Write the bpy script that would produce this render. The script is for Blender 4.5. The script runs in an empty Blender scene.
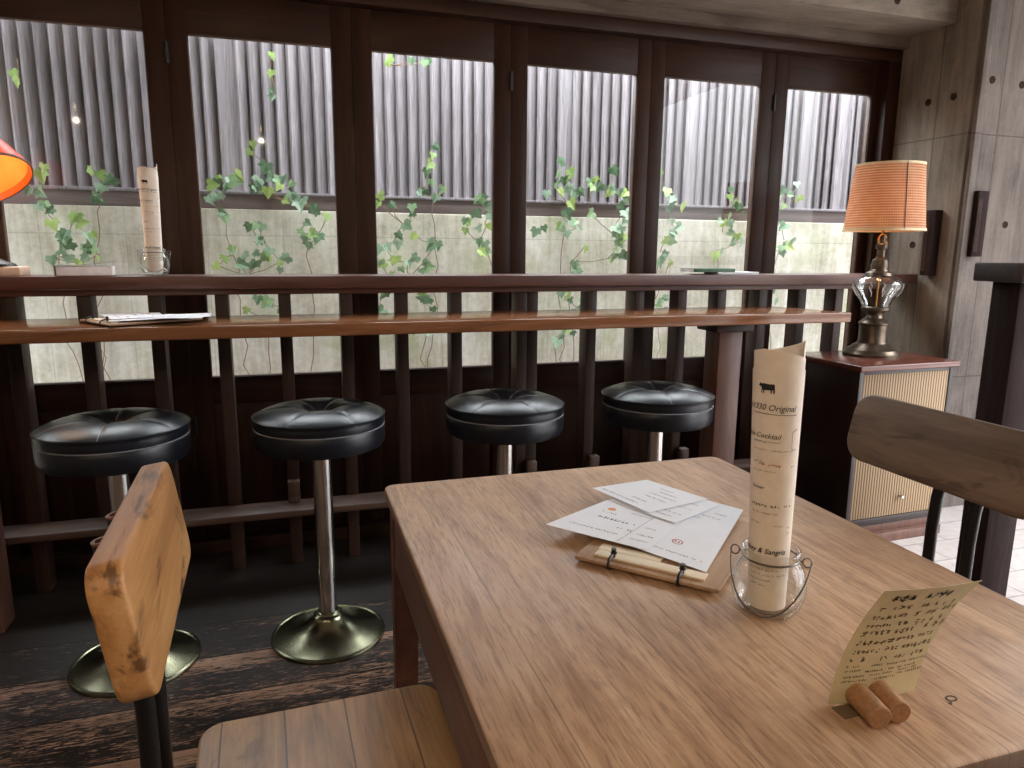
import bpy, bmesh, math, random
from math import sin, cos, pi, radians
from mathutils import Vector, Matrix, Euler
S = bpy.context.scene
COL = S.collection
rng = random.Random(7)

# ------------------------------------------------------------------ materials
def srgb(r, g, b):
    f = lambda c: (c / 12.92 if c <= .04045 else ((c + .055) / 1.055) ** 2.4)
    return (f(r / 255), f(g / 255), f(b / 255), 1)

class NT:
    def __init__(s, name):
        s.m = bpy.data.materials.new(name); s.m.use_nodes = True
        s.t = s.m.node_tree; s.t.nodes.clear()
        s.out = s.n('ShaderNodeOutputMaterial')
    def n(s, typ, **kw):
        nd = s.t.nodes.new(typ)
        for k, v in kw.items(): setattr(nd, k, v)
        return nd
    def l(s, a, b): s.t.links.new(a, b)
    def setin(s, sock, v):
        if hasattr(v, 'is_linked') or isinstance(v, bpy.types.NodeSocket): s.l(v, sock)
        else: sock.default_value = v
    def math(s, op, a, b=0.0, c=None, clamp=False):
        nd = s.n('ShaderNodeMath', operation=op, use_clamp=clamp)
        s.setin(nd.inputs[0], a); s.setin(nd.inputs[1], b)
        if c is not None: s.setin(nd.inputs[2], c)
        return nd.outputs[0]
    def mix(s, f, a, b, mode='MIX'):
        nd = s.n('ShaderNodeMix', data_type='RGBA', blend_type=mode)
        s.setin(nd.inputs['Factor'], f); s.setin(nd.inputs[6], a); s.setin(nd.inputs[7], b)
        return nd.outputs[2]
    def comb(s, x, y, z):
        nd = s.n('ShaderNodeCombineXYZ')
        for i, v in enumerate((x, y, z)): s.setin(nd.inputs[i], v)
        return nd.outputs[0]
    def obj(s):
        tc = s.n('ShaderNodeTexCoord'); sp = s.n('ShaderNodeSeparateXYZ'); s.l(tc.outputs['Object'], sp.inputs[0])
        return tc.outputs['Object'], [sp.outputs[i] for i in range(3)]
    def noise(s, vec, scale=1, detail=5, rough=.55, dist=0):
        nd = s.n('ShaderNodeTexNoise'); s.l(vec, nd.inputs['Vector'])
        nd.inputs['Scale'].default_value = scale; nd.inputs['Detail'].default_value = detail
        nd.inputs['Roughness'].default_value = rough; nd.inputs['Distortion'].default_value = dist
        return nd.outputs['Fac']
    def ramp(s, f, stops):
        nd = s.n('ShaderNodeValToRGB'); s.l(f, nd.inputs[0]); e = nd.color_ramp.elements
        while len(e) < len(stops): e.new(.5)
        for i, (p, c) in enumerate(stops):
            e[i].position = p; e[i].color = c if hasattr(c, '__len__') else (c, c, c, 1)
        return nd.outputs[0]
    def bsdf(s, color, rough=.5, metal=0, spec=.5, bump=None, bump_d=.002, **kw):
        b = s.n('ShaderNodeBsdfPrincipled')
        s.setin(b.inputs['Base Color'], color); s.setin(b.inputs['Roughness'], rough)
        b.inputs['Metallic'].default_value = metal; b.inputs['Specular IOR Level'].default_value = spec
        for k, v in kw.items(): s.setin(b.inputs[k], v)
        if bump is not None:
            bp = s.n('ShaderNodeBump'); bp.inputs['Distance'].default_value = bump_d; bp.inputs['Strength'].default_value = .6
            s.l(bump, bp.inputs['Height']); s.l(bp.outputs[0], b.inputs['Normal'])
        s.l(b.outputs[0], s.out.inputs[0])
        return b

def plain(name, c, rough=.5, metal=0, spec=.5, noise=.12, scale=30, **kw):
    t = NT(name); v, _ = t.obj()
    f = t.noise(v, scale, 4)
    dark = tuple(x * (1 - noise) for x in c[:3]) + (1,); lite = tuple(min(1, x * (1 + noise)) for x in c[:3]) + (1,)
    t.bsdf(t.ramp(f, [(.3, dark), (.7, lite)]), rough, metal, spec, **kw)
    return t.m

def wood(name, c1, c2, c3, grain=0, across=1, plank=None, off=0, rough=.4, spec=.5, tone=.35, wear=None, knots=0, bump_d=.0008, rough_var=.15, seam=.0012, seam_dark=.25, fine=.5, coat=0):
    """grain = axis the fibres follow, across = axis the planks are laid along"""
    t = NT(name); v, ax = t.obj()
    third = 3 - grain - across
    g = ax[grain]; a = ax[across]; th = ax[third]
    bright = None; seamf = None
    if plank:
        q = t.math('DIVIDE', t.math('ADD', a, off), plank)
        idx = t.math('FLOOR', q); fr = t.math('FRACT', q)
        wn = t.n('ShaderNodeTexWhiteNoise', noise_dimensions='1D'); t.l(idx, wn.inputs['W'])
        g = t.math('ADD', g, t.math('MULTIPLY', wn.outputs['Value'], 7.3))
        th = t.math('ADD', th, t.math('MULTIPLY', wn.outputs['Value'], 3.1))
        bright = wn.outputs['Value']
        e = t.math('MINIMUM', fr, t.math('SUBTRACT', 1.0, fr))
        seamf = t.math('GREATER_THAN', e, seam / plank)
    comp = [None, None, None]
    comp[grain] = t.math('MULTIPLY', g, 1.6); comp[across] = t.math('MULTIPLY', a, 15.0); comp[third] = t.math('MULTIPLY', th, 15.0)
    cv = t.comb(*comp)
    n1 = t.noise(cv, 1.0, 6, .6, 1.4)
    comp2 = [None, None, None]
    comp2[grain] = t.math('MULTIPLY', g, 9.0); comp2[across] = t.math('MULTIPLY', a, 190.0); comp2[third] = t.math('MULTIPLY', th, 190.0)
    n2 = t.noise(t.comb(*comp2), 1.0, 4, .6, .3)
    f = t.math('ADD', t.math('MULTIPLY', n1, 1 - fine * .5), t.math('MULTIPLY', n2, fine * .5))
    col = t.ramp(f, [(.3, c1), (.52, c2), (.72, c3)])
    if bright is not None:
        k = t.math('ADD', t.math('MULTIPLY', bright, tone), 1 - tone * .6)
        col = t.mix(1.0, col, t.comb(k, k, k), 'MULTIPLY')
    n3 = t.noise(v, 5, 5, .6, .4)
    if wear is not None:
        wf = t.ramp(t.noise(v, 7, 6, .65, .8), [(.5, 0), (.68, 1)])
        col = t.mix(t.math('MULTIPLY', wf, .75), col, wear)
    if knots:
        ks = [3.2 if i == grain else 13.0 for i in range(3)]; kf = t.ramp(t.noise(t.comb(*[t.math('MULTIPLY', ax[i], ks[i]) for i in range(3)]), 1, 5, .6, 1.2), [(.575, 0), (.635, 1)])
        col = t.mix(t.math('MULTIPLY', kf, knots), col, tuple(x * .4 for x in c1[:3]) + (1,))
    if seamf is not None:
        sd = t.math('ADD', t.math('MULTIPLY', seamf, 1 - seam_dark), seam_dark)
        col = t.mix(1.0, col, t.comb(sd, sd, sd), 'MULTIPLY')
    r = t.math('ADD', t.math('MULTIPLY', n3, rough_var * 2), rough - rough_var)
    h = n2 if seamf is None else t.math('ADD', t.math('MULTIPLY', n2, .4), seamf)
    kw = {'Coat Weight': coat, 'Coat Roughness': .15} if coat else {}
    t.bsdf(col, r, 0, spec, bump=h, bump_d=bump_d, **kw)
    return t.m

M = {}
c = srgb
M['table'] = wood('table_wood', c(134, 104, 80), c(190, 158, 128), c(220, 194, 166), grain=1, across=0, plank=.151, off=.3, rough=.34, rough_var=.06, tone=.2, wear=c(150, 122, 104), bump_d=.0004, seam=.0009, seam_dark=.45)
def table_mat():
    t = NT('worn_table_wood'); v, ax = t.obj(); x, y, z = ax
    q = t.math('DIVIDE', t.math('ADD', x, .3), .151); idx = t.math('FLOOR', q); fr = t.math('FRACT', q)
    wn = t.n('ShaderNodeTexWhiteNoise', noise_dimensions='1D'); t.l(idx, wn.inputs['W']); w = wn.outputs['Value']
    yo = t.math('ADD', y, t.math('MULTIPLY', w, 7.3))
    n1 = t.noise(t.comb(t.math('MULTIPLY', x, 16), t.math('MULTIPLY', yo, 2.2), z), 1, 7, .62, 1.8)
    n2 = t.noise(t.comb(t.math('MULTIPLY', x, 330), t.math('MULTIPLY', yo, 24), z), 1, 3, .6, .2)
    n3 = t.noise(t.comb(t.math('MULTIPLY', x, 90), t.math('MULTIPLY', yo, 5), z), 1, 5, .65, .8)
    f = t.math('ADD', t.math('MULTIPLY', n1, .55), t.math('MULTIPLY', n3, .45))
    col = t.ramp(f, [(.29, c(140, 102, 74)), (.5, c(194, 155, 121)), (.72, c(222, 187, 153))])
    pores = t.ramp(n2, [(.52, 0), (.66, 1)])
    col = t.mix(t.math('MULTIPLY', pores, .5), col, c(104, 74, 54))
    k = t.math('ADD', t.math('MULTIPLY', w, .12), .93)
    col = t.mix(1.0, col, t.comb(k, k, k), 'MULTIPLY')
    st = t.ramp(t.noise(v, 3.6, 6, .62, 1.0), [(.5, 0), (.68, 1)])
    col = t.mix(t.math('MULTIPLY', st, .4), col, c(140, 98, 68))
    gr = t.ramp(t.noise(v, 11, 5, .6, 1.6), [(.58, 0), (.7, 1)])
    col = t.mix(t.math('MULTIPLY', gr, .3), col, c(128, 104, 92))
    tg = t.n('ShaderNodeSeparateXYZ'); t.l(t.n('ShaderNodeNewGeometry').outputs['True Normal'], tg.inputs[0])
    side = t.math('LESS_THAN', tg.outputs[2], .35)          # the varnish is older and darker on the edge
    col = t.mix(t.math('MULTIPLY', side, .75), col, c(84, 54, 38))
    e = t.math('MINIMUM', fr, t.math('SUBTRACT', 1.0, fr)); sm = t.math('GREATER_THAN', e, .0045)
    sd = t.math('ADD', t.math('MULTIPLY', sm, .5), .5); col = t.mix(1.0, col, t.comb(sd, sd, sd), 'MULTIPLY')
    r = t.math('ADD', t.math('MULTIPLY', t.noise(v, 9, 4), .25), .27)
    t.bsdf(col, r, 0, .5, bump=t.math('ADD', t.math('MULTIPLY', n3, .5), t.math('SUBTRACT', sm, t.math('MULTIPLY', pores, .25))), bump_d=.0004)
    return t.m
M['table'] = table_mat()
M['table_side'] = wood('table_side_wood', c(62, 32, 22), c(90, 52, 36), c(112, 68, 48), grain=1, across=2, rough=.45)
M['frame'] = wood('frame_wood', c(36, 20, 12), c(52, 30, 19), c(66, 40, 26), grain=2, across=0, rough=.45, spec=.22)
M['frame_h'] = wood('frame_wood_level', c(36, 20, 12), c(52, 30, 19), c(66, 40, 26), grain=0, across=2, rough=.45, spec=.22)
M['slat'] = wood('slat_wood', c(38, 24, 18), c(54, 35, 27), c(68, 47, 38), grain=2, across=0, rough=.5, spec=.3)
M['counter'] = wood('counter_wood', c(96, 58, 36), c(136, 88, 56), c(160, 108, 74), grain=0, across=1, plank=.17, off=.02, rough=.17, rough_var=.04, tone=.2, bump_d=.0001, seam_dark=.8)
M['ledge'] = wood('ledge_wood', c(62, 34, 26), c(88, 52, 42), c(104, 66, 54), grain=0, across=2, rough=.42)
M['post'] = wood('post_wood', c(66, 40, 32), c(98, 64, 52), c(118, 80, 66), grain=2, across=0, rough=.4)
M['chair'] = wood('chair_wood', c(150, 102, 60), c(192, 138, 84), c(214, 166, 112), grain=1, across=2, rough=.42, knots=.9, bump_d=.0006)
M['chair_shaded'] = wood('shaded_chair_wood', c(84, 66, 52), c(120, 98, 80), c(146, 124, 104), grain=1, across=2, rough=.45, knots=.5, bump_d=.0006)  # the chair wood again, darkened and greyed for the shade it stands in
M['seat'] = wood('seat_wood', c(108, 74, 42), c(166, 122, 74), c(196, 154, 104), grain=1, across=0, plank=.0905, off=.235, rough=.42, tone=.25, knots=.45, bump_d=.0006, seam_dark=.35)
M['cab'] = wood('cabinet_veneer', c(28, 17, 16), c(38, 24, 22), c(50, 32, 30), grain=2, across=1, rough=.35)
M['cab_top'] = wood('cabinet_top_veneer', c(78, 42, 34), c(104, 60, 50), c(124, 76, 64), grain=0, across=1, rough=.2)
M['dark'] = wood('dark_stained_wood', c(36, 27, 26), c(48, 37, 36), c(60, 48, 46), grain=2, across=0, rough=.65, spec=.06)
M['dark_h'] = wood('dark_stained_wood_level', c(44, 38, 38), c(60, 52, 52), c(74, 64, 64), grain=0, across=1, rough=.4)
M['board'] = wood('clipboard_wood', c(140, 108, 82), c(176, 142, 112), c(196, 164, 134), grain=1, across=0, rough=.5)
M['batten'] = wood('pale_batten_wood', c(214, 194, 164), c(234, 218, 190), c(244, 232, 208), grain=0, across=1, rough=.5)
M['rail'] = wood('rail_wood', c(56, 38, 30), c(82, 58, 46), c(104, 78, 64), grain=0, across=1, rough=.5)
M['leather'] = plain('black_leather', c(20, 22, 28), .3, noise=.25, scale=90)
def leather():
    t = NT('black_leatherette'); v, _ = t.obj()
    vo = t.n('ShaderNodeTexVoronoi', feature='DISTANCE_TO_EDGE'); t.l(v, vo.inputs['Vector']); vo.inputs['Scale'].default_value = 260
    t.bsdf(t.ramp(t.noise(v, 20, 4), [(.3, c(16, 18, 24)), (.7, c(26, 29, 38))]), .3, 0, .4, bump=vo.outputs['Distance'], bump_d=.0006)
    return t.m
M['leather'] = leather()
M['stitch'] = plain('pale_thread', c(122, 122, 128), .7)
M['chrome'] = plain('chrome', c(206, 204, 202), .13, 1, noise=.05)
M['base'] = plain('aged_brass_base', c(138, 136, 112), .24, 1, noise=.25, scale=8)
M['black_metal'] = plain('black_metal', c(26, 25, 26), .42, .3)
M['copper'] = plain('copper_lit_tube_end', c(128, 92, 80), .5, .3)
M['iron'] = plain('dark_iron', c(62, 60, 58), .35, .8)
M['bronze'] = plain('antique_bronze', c(100, 88, 76), .36, .9, noise=.3, scale=25)
M['brass'] = plain('brass', c(190, 140, 80), .25, 1)
M['wire'] = plain('bail_wire', c(120, 116, 112), .3, .9)
M['silver'] = plain('nickel', c(200, 198, 194), .2, 1)
M['plug'] = plain('tie_hole_shadowed_mortar', c(58, 46, 40), .9, spec=.05)
M['paper'] = plain('white_paper', c(240, 242, 248), .8, noise=.02)
M['kraft'] = plain('cream_kraft_paper', c(240, 227, 212), .75, noise=.05, scale=60)
M['card'] = plain('yellow_card', c(224, 208, 164), .7, noise=.05)
M['ink'] = plain('black_ink', c(34, 30, 30), .7)
M['ink_soft'] = plain('faded_ink', c(86, 76, 70), .8)
M['ink_brown'] = plain('brown_ink', c(112, 92, 66), .8)
M['ink_red'] = plain('red_ink', c(178, 44, 56), .7)
M['ink_orange'] = plain('orange_ink', c(236, 164, 112), .7)
M['cork'] = plain('cork', c(164, 122, 84), .8, noise=.2, scale=260)
def glow_glass():
    t = NT('orange_glass_shade'); v, _ = t.obj(); col = t.ramp(t.noise(v, 12, 3), [(.3, c(240, 104, 34)), (.7, c(248, 120, 46))])
    b = t.bsdf(col, .35); tr = t.n('ShaderNodeBsdfTranslucent'); t.l(col, tr.inputs[0])
    mx = t.n('ShaderNodeMixShader'); mx.inputs[0].default_value = .6
    t.l(b.outputs[0], mx.inputs[1]); t.l(tr.outputs[0], mx.inputs[2]); t.l(mx.outputs[0], t.out.inputs[0]); return t.m
M['orange'] = glow_glass()
M['white_enamel'] = plain('white_enamel', c(236, 234, 228), .3)
M['pale_wood'] = plain('pale_pink_wood', c(226, 194, 170), .5)
M['green_cover'] = plain('green_booklet_cover', c(52, 92, 66), .5)
M['grey_cover'] = plain('grey_book_cover', c(120, 112, 108), .6)
M['pages'] = plain('book_pages', c(244, 236, 236), .8)
M['plaster'] = plain('plaster', c(150, 140, 130), .8, noise=.06, scale=6)

def concrete(name, lo, hi, seams=(), grain=2, hx=0, board=.0, joint=()):
    """board-marked concrete: seams = positions of vertical board joints along axis hx, joint = heights of pour joints"""
    t = NT(name); v, ax = t.obj()
    comp = [t.math('MULTIPLY', ax[i], 3.0 if i == grain else 26.0) for i in range(3)]
    n1 = t.noise(t.comb(*comp), 1, 6, .62, .6); n2 = t.noise(v, 2.2, 6, .6, .5); n3 = t.noise(v, 60, 3, .6)
    f = t.math('ADD', t.math('MULTIPLY', n1, .45), t.math('ADD', t.math('MULTIPLY', n2, .45), t.math('MULTIPLY', n3, .1)))
    col = t.ramp(f, [(.37, lo), (.63, hi)])
    k = None
    for axis, lst in ((hx, seams), (2, joint)):
        for p in lst:
            d = t.math('GREATER_THAN', t.math('ABSOLUTE', t.math('SUBTRACT', ax[axis], p)), .0028)
            k = d if k is None else t.math('MULTIPLY', k, d)
    h = n3
    if k is not None:
        s = t.math('ADD', t.math('MULTIPLY', k, .4), .6)
        col = t.mix(1.0, col, t.comb(s, s, s), 'MULTIPLY'); h = t.math('ADD', t.math('MULTIPLY', n3, .3), k)
    t.bsdf(col, .8, 0, .25, bump=h, bump_d=.002)
    return t.m
M['concrete'] = concrete('board_marked_concrete', c(100, 90, 80), c(150, 138, 125), hx=1, seams=(2.585,), joint=(1.665, .62))
M['concrete_front'] = concrete('grey_board_marked_concrete', c(78, 71, 67), c(124, 114, 108), hx=0, seams=(2.815, 2.90, 3.35, 3.9), joint=(1.66, .62))
M['concrete_beam'] = concrete('beam_concrete', c(108, 98, 88), c(152, 140, 126), grain=0, hx=0, seams=())
M['lintel'] = concrete('lintel_concrete', c(84, 74, 66), c(122, 110, 100), grain=0)

def floor_mat():
    t = NT('worn_black_floor_boards'); v, ax = t.obj()
    x, y, z = ax
    q = t.math('DIVIDE', t.math('ADD', y, 20 * .1975 - 1.642), .1975)
    idx = t.math('FLOOR', q); fr = t.math('FRACT', q)
    wn = t.n('ShaderNodeTexWhiteNoise', noise_dimensions='1D'); t.l(idx, wn.inputs['W'])
    xo = t.math('ADD', x, t.math('MULTIPLY', wn.outputs['Value'], 9.7))
    g = t.comb(t.math('MULTIPLY', xo, 1.4), t.math('MULTIPLY', y, 16), 0.0)
    n1 = t.noise(g, 1, 6, .65, .8)
    gf = t.comb(t.math('MULTIPLY', xo, 9), t.math('MULTIPLY', y, 60), 0.0)
    n2 = t.noise(gf, 2.6, 8, .75, .5)
    raw = t.ramp(t.noise(g, 2.5, 6, .6, .6), [(.3, c(120, 92, 74)), (.7, c(190, 154, 130))])
    paint = t.ramp(n2, [(.3, c(27, 23, 22)), (.7, c(58, 51, 48))])
    # bare wood along one edge of a plank: wear with its own ragged outline
    edge = t.math('MULTIPLY', t.math('SUBTRACT', fr, .60), 2.2)
    band = t.math('MULTIPLY', t.math('GREATER_THAN', wn.outputs['Value'], .0), edge)
    amt = t.math('ADD', t.math('MULTIPLY', t.math('MAXIMUM', band, 0.0), t.math('ADD', t.math('MULTIPLY', wn.outputs['Value'], .3), .1)), t.math('ADD', t.math('MULTIPLY', n2, 1.25), t.math('MULTIPLY', n1, .55)))
    far = t.math('MULTIPLY', t.math('MAXIMUM', t.math('SUBTRACT', y, 2.0), 0.0), .8)     # bare wood thins out under the counter
    amt = t.math('SUBTRACT', amt, far)
    wear = t.ramp(amt, [(.955, 0), (1.03, 1)])
    col = t.mix(wear, paint, raw)
    e = t.math('MINIMUM', fr, t.math('SUBTRACT', 1.0, fr))
    s = t.math('GREATER_THAN', e, .018)
    k = t.math('ADD', t.math('MULTIPLY', s, .85), .15)
    col = t.mix(1.0, col, t.comb(k, k, k), 'MULTIPLY')
    t.bsdf(col, t.math('ADD', t.math('MULTIPLY', wear, .3), .42), 0, .4, bump=t.math('ADD', s, t.math('MULTIPLY', n2, .4)), bump_d=.003)
    return t.m
M['floor'] = floor_mat()

def paving():
    t = NT('pale_stone_paving'); v, ax = t.obj()
    br = t.n('ShaderNodeTexBrick'); t.l(v, br.inputs['Vector'])
    br.inputs['Scale'].default_value = 1; br.inputs['Brick Width'].default_value = .3; br.inputs['Row Height'].default_value = .15
    br.inputs['Mortar Size'].default_value = .004
    br.inputs['Color1'].default_value = c(196, 186, 182); br.inputs['Color2'].default_value = c(180, 170, 168); br.inputs['Mortar'].default_value = c(140, 132, 130)
    col = t.mix(.25, br.outputs['Color'], t.ramp(t.noise(v, 24, 5), [(.3, c(150, 142, 140)), (.7, c(220, 212, 208))]))
    t.bsdf(col, .6, bump=br.outputs['Fac'], bump_d=.002)
    return t.m
M['paving'] = paving()

def fence_mat():
    t = NT('weathered_fence_timber'); v, ax = t.obj()
    isl = t.n('ShaderNodeNewGeometry').outputs['Random Per Island']
    gv = t.comb(t.math('MULTIPLY', ax[0], 60), t.math('MULTIPLY', ax[1], 60), t.math('ADD', t.math('MULTIPLY', ax[2], 3.5), t.math('MULTIPLY', isl, 30)))
    n = t.noise(gv, 1, 6, .6, 1.2)
    col = t.ramp(n, [(.25, c(116, 110, 112)), (.75, c(176, 170, 176))])
    k = t.math('ADD', t.math('MULTIPLY', isl, .35), .75)
    t.bsdf(t.mix(1.0, col, t.comb(k, k, k), 'MULTIPLY'), .75, 0, .3, bump=n, bump_d=.001)
    return t.m
M['fence'] = fence_mat()
M['fence_rail'] = wood('fence_rail_timber', c(96, 84, 82), c(122, 108, 106), c(144, 130, 128), grain=0, across=2, rough=.7)

def garden_wall():
    t = NT('mossy_garden_concrete'); v, ax = t.obj()
    comp = t.comb(t.math('MULTIPLY', ax[0], 24), 0.0, t.math('MULTIPLY', ax[2], 2.0))
    n1 = t.noise(comp, 1, 6, .6, .5); n2 = t.noise(v, 3, 6, .6, .6); n3 = t.noise(v, 40, 4, .7)
    f = t.math('ADD', t.math('MULTIPLY', n1, .35), t.math('ADD', t.math('MULTIPLY', n2, .4), t.math('MULTIPLY', n3, .25)))
    col = t.ramp(f, [(.34, c(170, 164, 142)), (.5, c(214, 210, 196)), (.64, c(240, 238, 230))])
    moss = t.ramp(t.noise(v, 2.3, 5, .6, 1.0), [(.54, 0), (.7, 1)])
    col = t.mix(t.math('MULTIPLY', moss, .5), col, c(168, 176, 118))
    q = t.math('FRACT', t.math('DIVIDE', t.math('ADD', ax[0], 10.1), .36))
    s = t.math('MULTIPLY', t.math('GREATER_THAN', q, .012), t.math('GREATER_THAN', t.math('ABSOLUTE', t.math('SUBTRACT', ax[2], 1.225)), .003))
    k = t.math('ADD', t.math('MULTIPLY', s, .2), .8)
    t.bsdf(t.mix(1.0, col, t.comb(k, k, k), 'MULTIPLY'), .85, 0, .2, bump=t.math('ADD', n3, s), bump_d=.002)
    return t.m
M['garden_wall'] = garden_wall()

def leaf_mat():
    t = NT('ivy_leaf'); v, ax = t.obj()
    isl = t.n('ShaderNodeNewGeometry').outputs['Random Per Island']
    col = t.ramp(isl, [(.0, c(62, 96, 66)), (.3, c(110, 146, 116)), (.6, c(166, 192, 170)), (.8, c(128, 168, 98)), (1.0, c(190, 212, 110))])
    col = t.mix(.25, col, t.ramp(t.noise(v, 40, 3), [(.3, c(60, 100, 60)), (.7, c(190, 210, 170))]))
    b = t.bsdf(col, .4, 0, .5)
    tr = t.n('ShaderNodeBsdfTranslucent'); t.l(col, tr.inputs[0])
    mx = t.n('ShaderNodeMixShader'); mx.inputs[0].default_value = .35
    t.l(b.outputs[0], mx.inputs[1]); t.l(tr.outputs[0], mx.inputs[2]); t.l(mx.outputs[0], t.out.inputs[0])
    return t.m
M['leaf'] = leaf_mat()
M['stem'] = plain('ivy_stem', c(140, 116, 92), .8)

def pane():
    t = NT('window_glass')
    lw = t.n('ShaderNodeLayerWeight'); lw.inputs[0].default_value = .5
    fr = t.math('ADD', t.math('MULTIPLY', t.math('POWER', lw.outputs['Facing'], 5.0), .9), .022)
    tr = t.n('ShaderNodeBsdfTransparent'); tr.inputs[0].default_value = (.96, .97, .97, 1)
    gl = t.n('ShaderNodeBsdfGlossy'); gl.inputs['Roughness'].default_value = .02
    mx = t.n('ShaderNodeMixShader'); t.l(fr, mx.inputs[0]); t.l(tr.outputs[0], mx.inputs[1]); t.l(gl.outputs[0], mx.inputs[2])
    t.l(mx.outputs[0], t.out.inputs[0]); return t.m
M['pane'] = pane()
def jar_glass():
    t = NT('clear_glass')
    lw = t.n('ShaderNodeLayerWeight'); lw.inputs[0].default_value = .5
    fr = t.math('ADD', t.math('MULTIPLY', t.math('POWER', lw.outputs['Facing'], 4.0), .85), .045)
    tint = t.ramp(lw.outputs['Facing'], [(.6, (.985, .99, .987, 1)), (1.0, (.62, .68, .65, 1))])
    tr = t.n('ShaderNodeBsdfTransparent'); t.l(tint, tr.inputs[0])
    gl = t.n('ShaderNodeBsdfGlossy'); gl.inputs['Roughness'].default_value = .03
    mx = t.n('ShaderNodeMixShader'); t.l(fr, mx.inputs[0]); t.l(tr.outputs[0], mx.inputs[1]); t.l(gl.outputs[0], mx.inputs[2])
    t.l(mx.outputs[0], t.out.inputs[0]); return t.m
M['glass'] = jar_glass()

def shade_mat():
    t = NT('woven_lamp_shade_cloth'); v, ax = t.obj()
    at = t.math('ARCTAN2', ax[1], ax[0])
    w1 = t.math('SINE', t.math('MULTIPLY', at, 110.0)); w2 = t.math('SINE', t.math('MULTIPLY', ax[2], 620.0))
    n = t.noise(v, 30, 3)
    f = t.math('ADD', t.math('MULTIPLY', t.math('ADD', t.math('MULTIPLY', w1, .45), w2), .22), t.math('ADD', .35, t.math('MULTIPLY', n, .3)))
    col = t.ramp(f, [(.2, c(200, 142, 104)), (.8, c(250, 228, 202))])
    d = t.n('ShaderNodeBsdfDiffuse'); t.l(col, d.inputs[0])
    tr = t.n('ShaderNodeBsdfTranslucent'); t.l(col, tr.inputs[0])
    mx = t.n('ShaderNodeMixShader'); mx.inputs[0].default_value = .6
    t.l(d.outputs[0], mx.inputs[1]); t.l(tr.outputs[0], mx.inputs[2]); t.l(mx.outputs[0], t.out.inputs[0]); return t.m
M['shade'] = shade_mat()
M['trim'] = plain('cream_shade_trim', c(232, 214, 176), .7)

def grille():
    t = NT('reeded_speaker_cloth'); v, ax = t.obj()
    w = t.math('SINE', t.math('MULTIPLY', ax[0], 2 * pi / .0135))
    col = t.ramp(t.math('ADD', t.math('MULTIPLY', w, .4), .5), [(.15, c(92, 70, 50)), (.5, c(150, 124, 94)), (.9, c(174, 148, 116))])
    st = t.ramp(t.noise(v, 8, 3), [(.62, 0), (.75, 1)])
    col = t.mix(t.math('MULTIPLY', st, .25), col, c(120, 86, 60))
    t.bsdf(col, .75, bump=w, bump_d=.0008); return t.m
M['grille'] = grille()
def bulb_mat(col, st):
    t = NT('glowing_bulb'); e = t.n('ShaderNodeEmission'); e.inputs[0].default_value = col; e.inputs[1].default_value = st
    t.l(e.outputs[0], t.out.inputs[0]); return t.m
M['bulb'] = bulb_mat((1, .62, .28, 1), 14)
M['bulb_dim'] = bulb_mat((1, .7, .36, 1), 3)
def inner():  # amber carries the lamplight on the inside of the orange shade
    t = NT('lamplit_amber_inner'); v, _ = t.obj(); col = t.ramp(t.noise(v, 10, 3), [(.3, c(232, 176, 74)), (.7, c(242, 196, 96))])
    d = t.n('ShaderNodeBsdfDiffuse'); t.l(col, d.inputs[0]); tr = t.n('ShaderNodeBsdfTranslucent'); t.l(col, tr.inputs[0])
    mx = t.n('ShaderNodeMixShader'); mx.inputs[0].default_value = .65
    t.l(d.outputs[0], mx.inputs[1]); t.l(tr.outputs[0], mx.inputs[2]); t.l(mx.outputs[0], t.out.inputs[0]); return t.m
M['lamplit_inner'] = inner()

# ------------------------------------------------------------------ mesh helpers
def NB(): return bmesh.new()
def merge(dst, src, mat=None):
    if mat is not None: bmesh.ops.transform(src, matrix=mat, verts=src.verts)
    me = bpy.data.meshes.new('tmp'); src.to_mesh(me); dst.from_mesh(me); bpy.data.meshes.remove(me); src.free()
    return dst
def box(bm, x0, x1, y0, y1, z0, z1, bev=.003, seg=2, mat=None):
    b = NB(); bmesh.ops.create_cube(b, size=1)
    bmesh.ops.scale(b, vec=(x1 - x0, y1 - y0, z1 - z0), verts=b.verts)
    bmesh.ops.translate(b, vec=((x0 + x1) / 2, (y0 + y1) / 2, (z0 + z1) / 2), verts=b.verts)
    if bev: bmesh.ops.bevel(b, geom=b.edges[:], offset=bev, segments=seg, affect='EDGES', profile=.5)
    return merge(bm, b, mat)
def prism(bm, pts, z0, z1, bev=.003, seg=2, mat=None):
    b = NB(); vs = [b.verts.new((x, y, z0)) for x, y in pts]; f = b.faces.new(vs)
    r = bmesh.ops.extrude_face_region(b, geom=[f])
    bmesh.ops.translate(b, vec=(0, 0, z1 - z0), verts=[v for v in r['geom'] if isinstance(v, bmesh.types.BMVert)])
    bmesh.ops.recalc_face_normals(b, faces=b.faces)
    if bev:
        ed = [e for e in b.edges if abs(e.verts[0].co.z - e.verts[1].co.z) < 1e-6]
        bmesh.ops.bevel(b, geom=ed, offset=bev, segments=seg, affect='EDGES', profile=.5)
    return merge(bm, b, mat)
def rrect(x0, x1, y0, y1, r, n=5):
    out = []
    for cx, cy, a0 in ((x1 - r, y1 - r, 0), (x0 + r, y1 - r, 90), (x0 + r, y0 + r, 180), (x1 - r, y0 + r, 270)):
        for i in range(n + 1):
            a = radians(a0 + 90 * i / n); out.append((cx + r * cos(a), cy + r * sin(a)))
    return out
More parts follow.
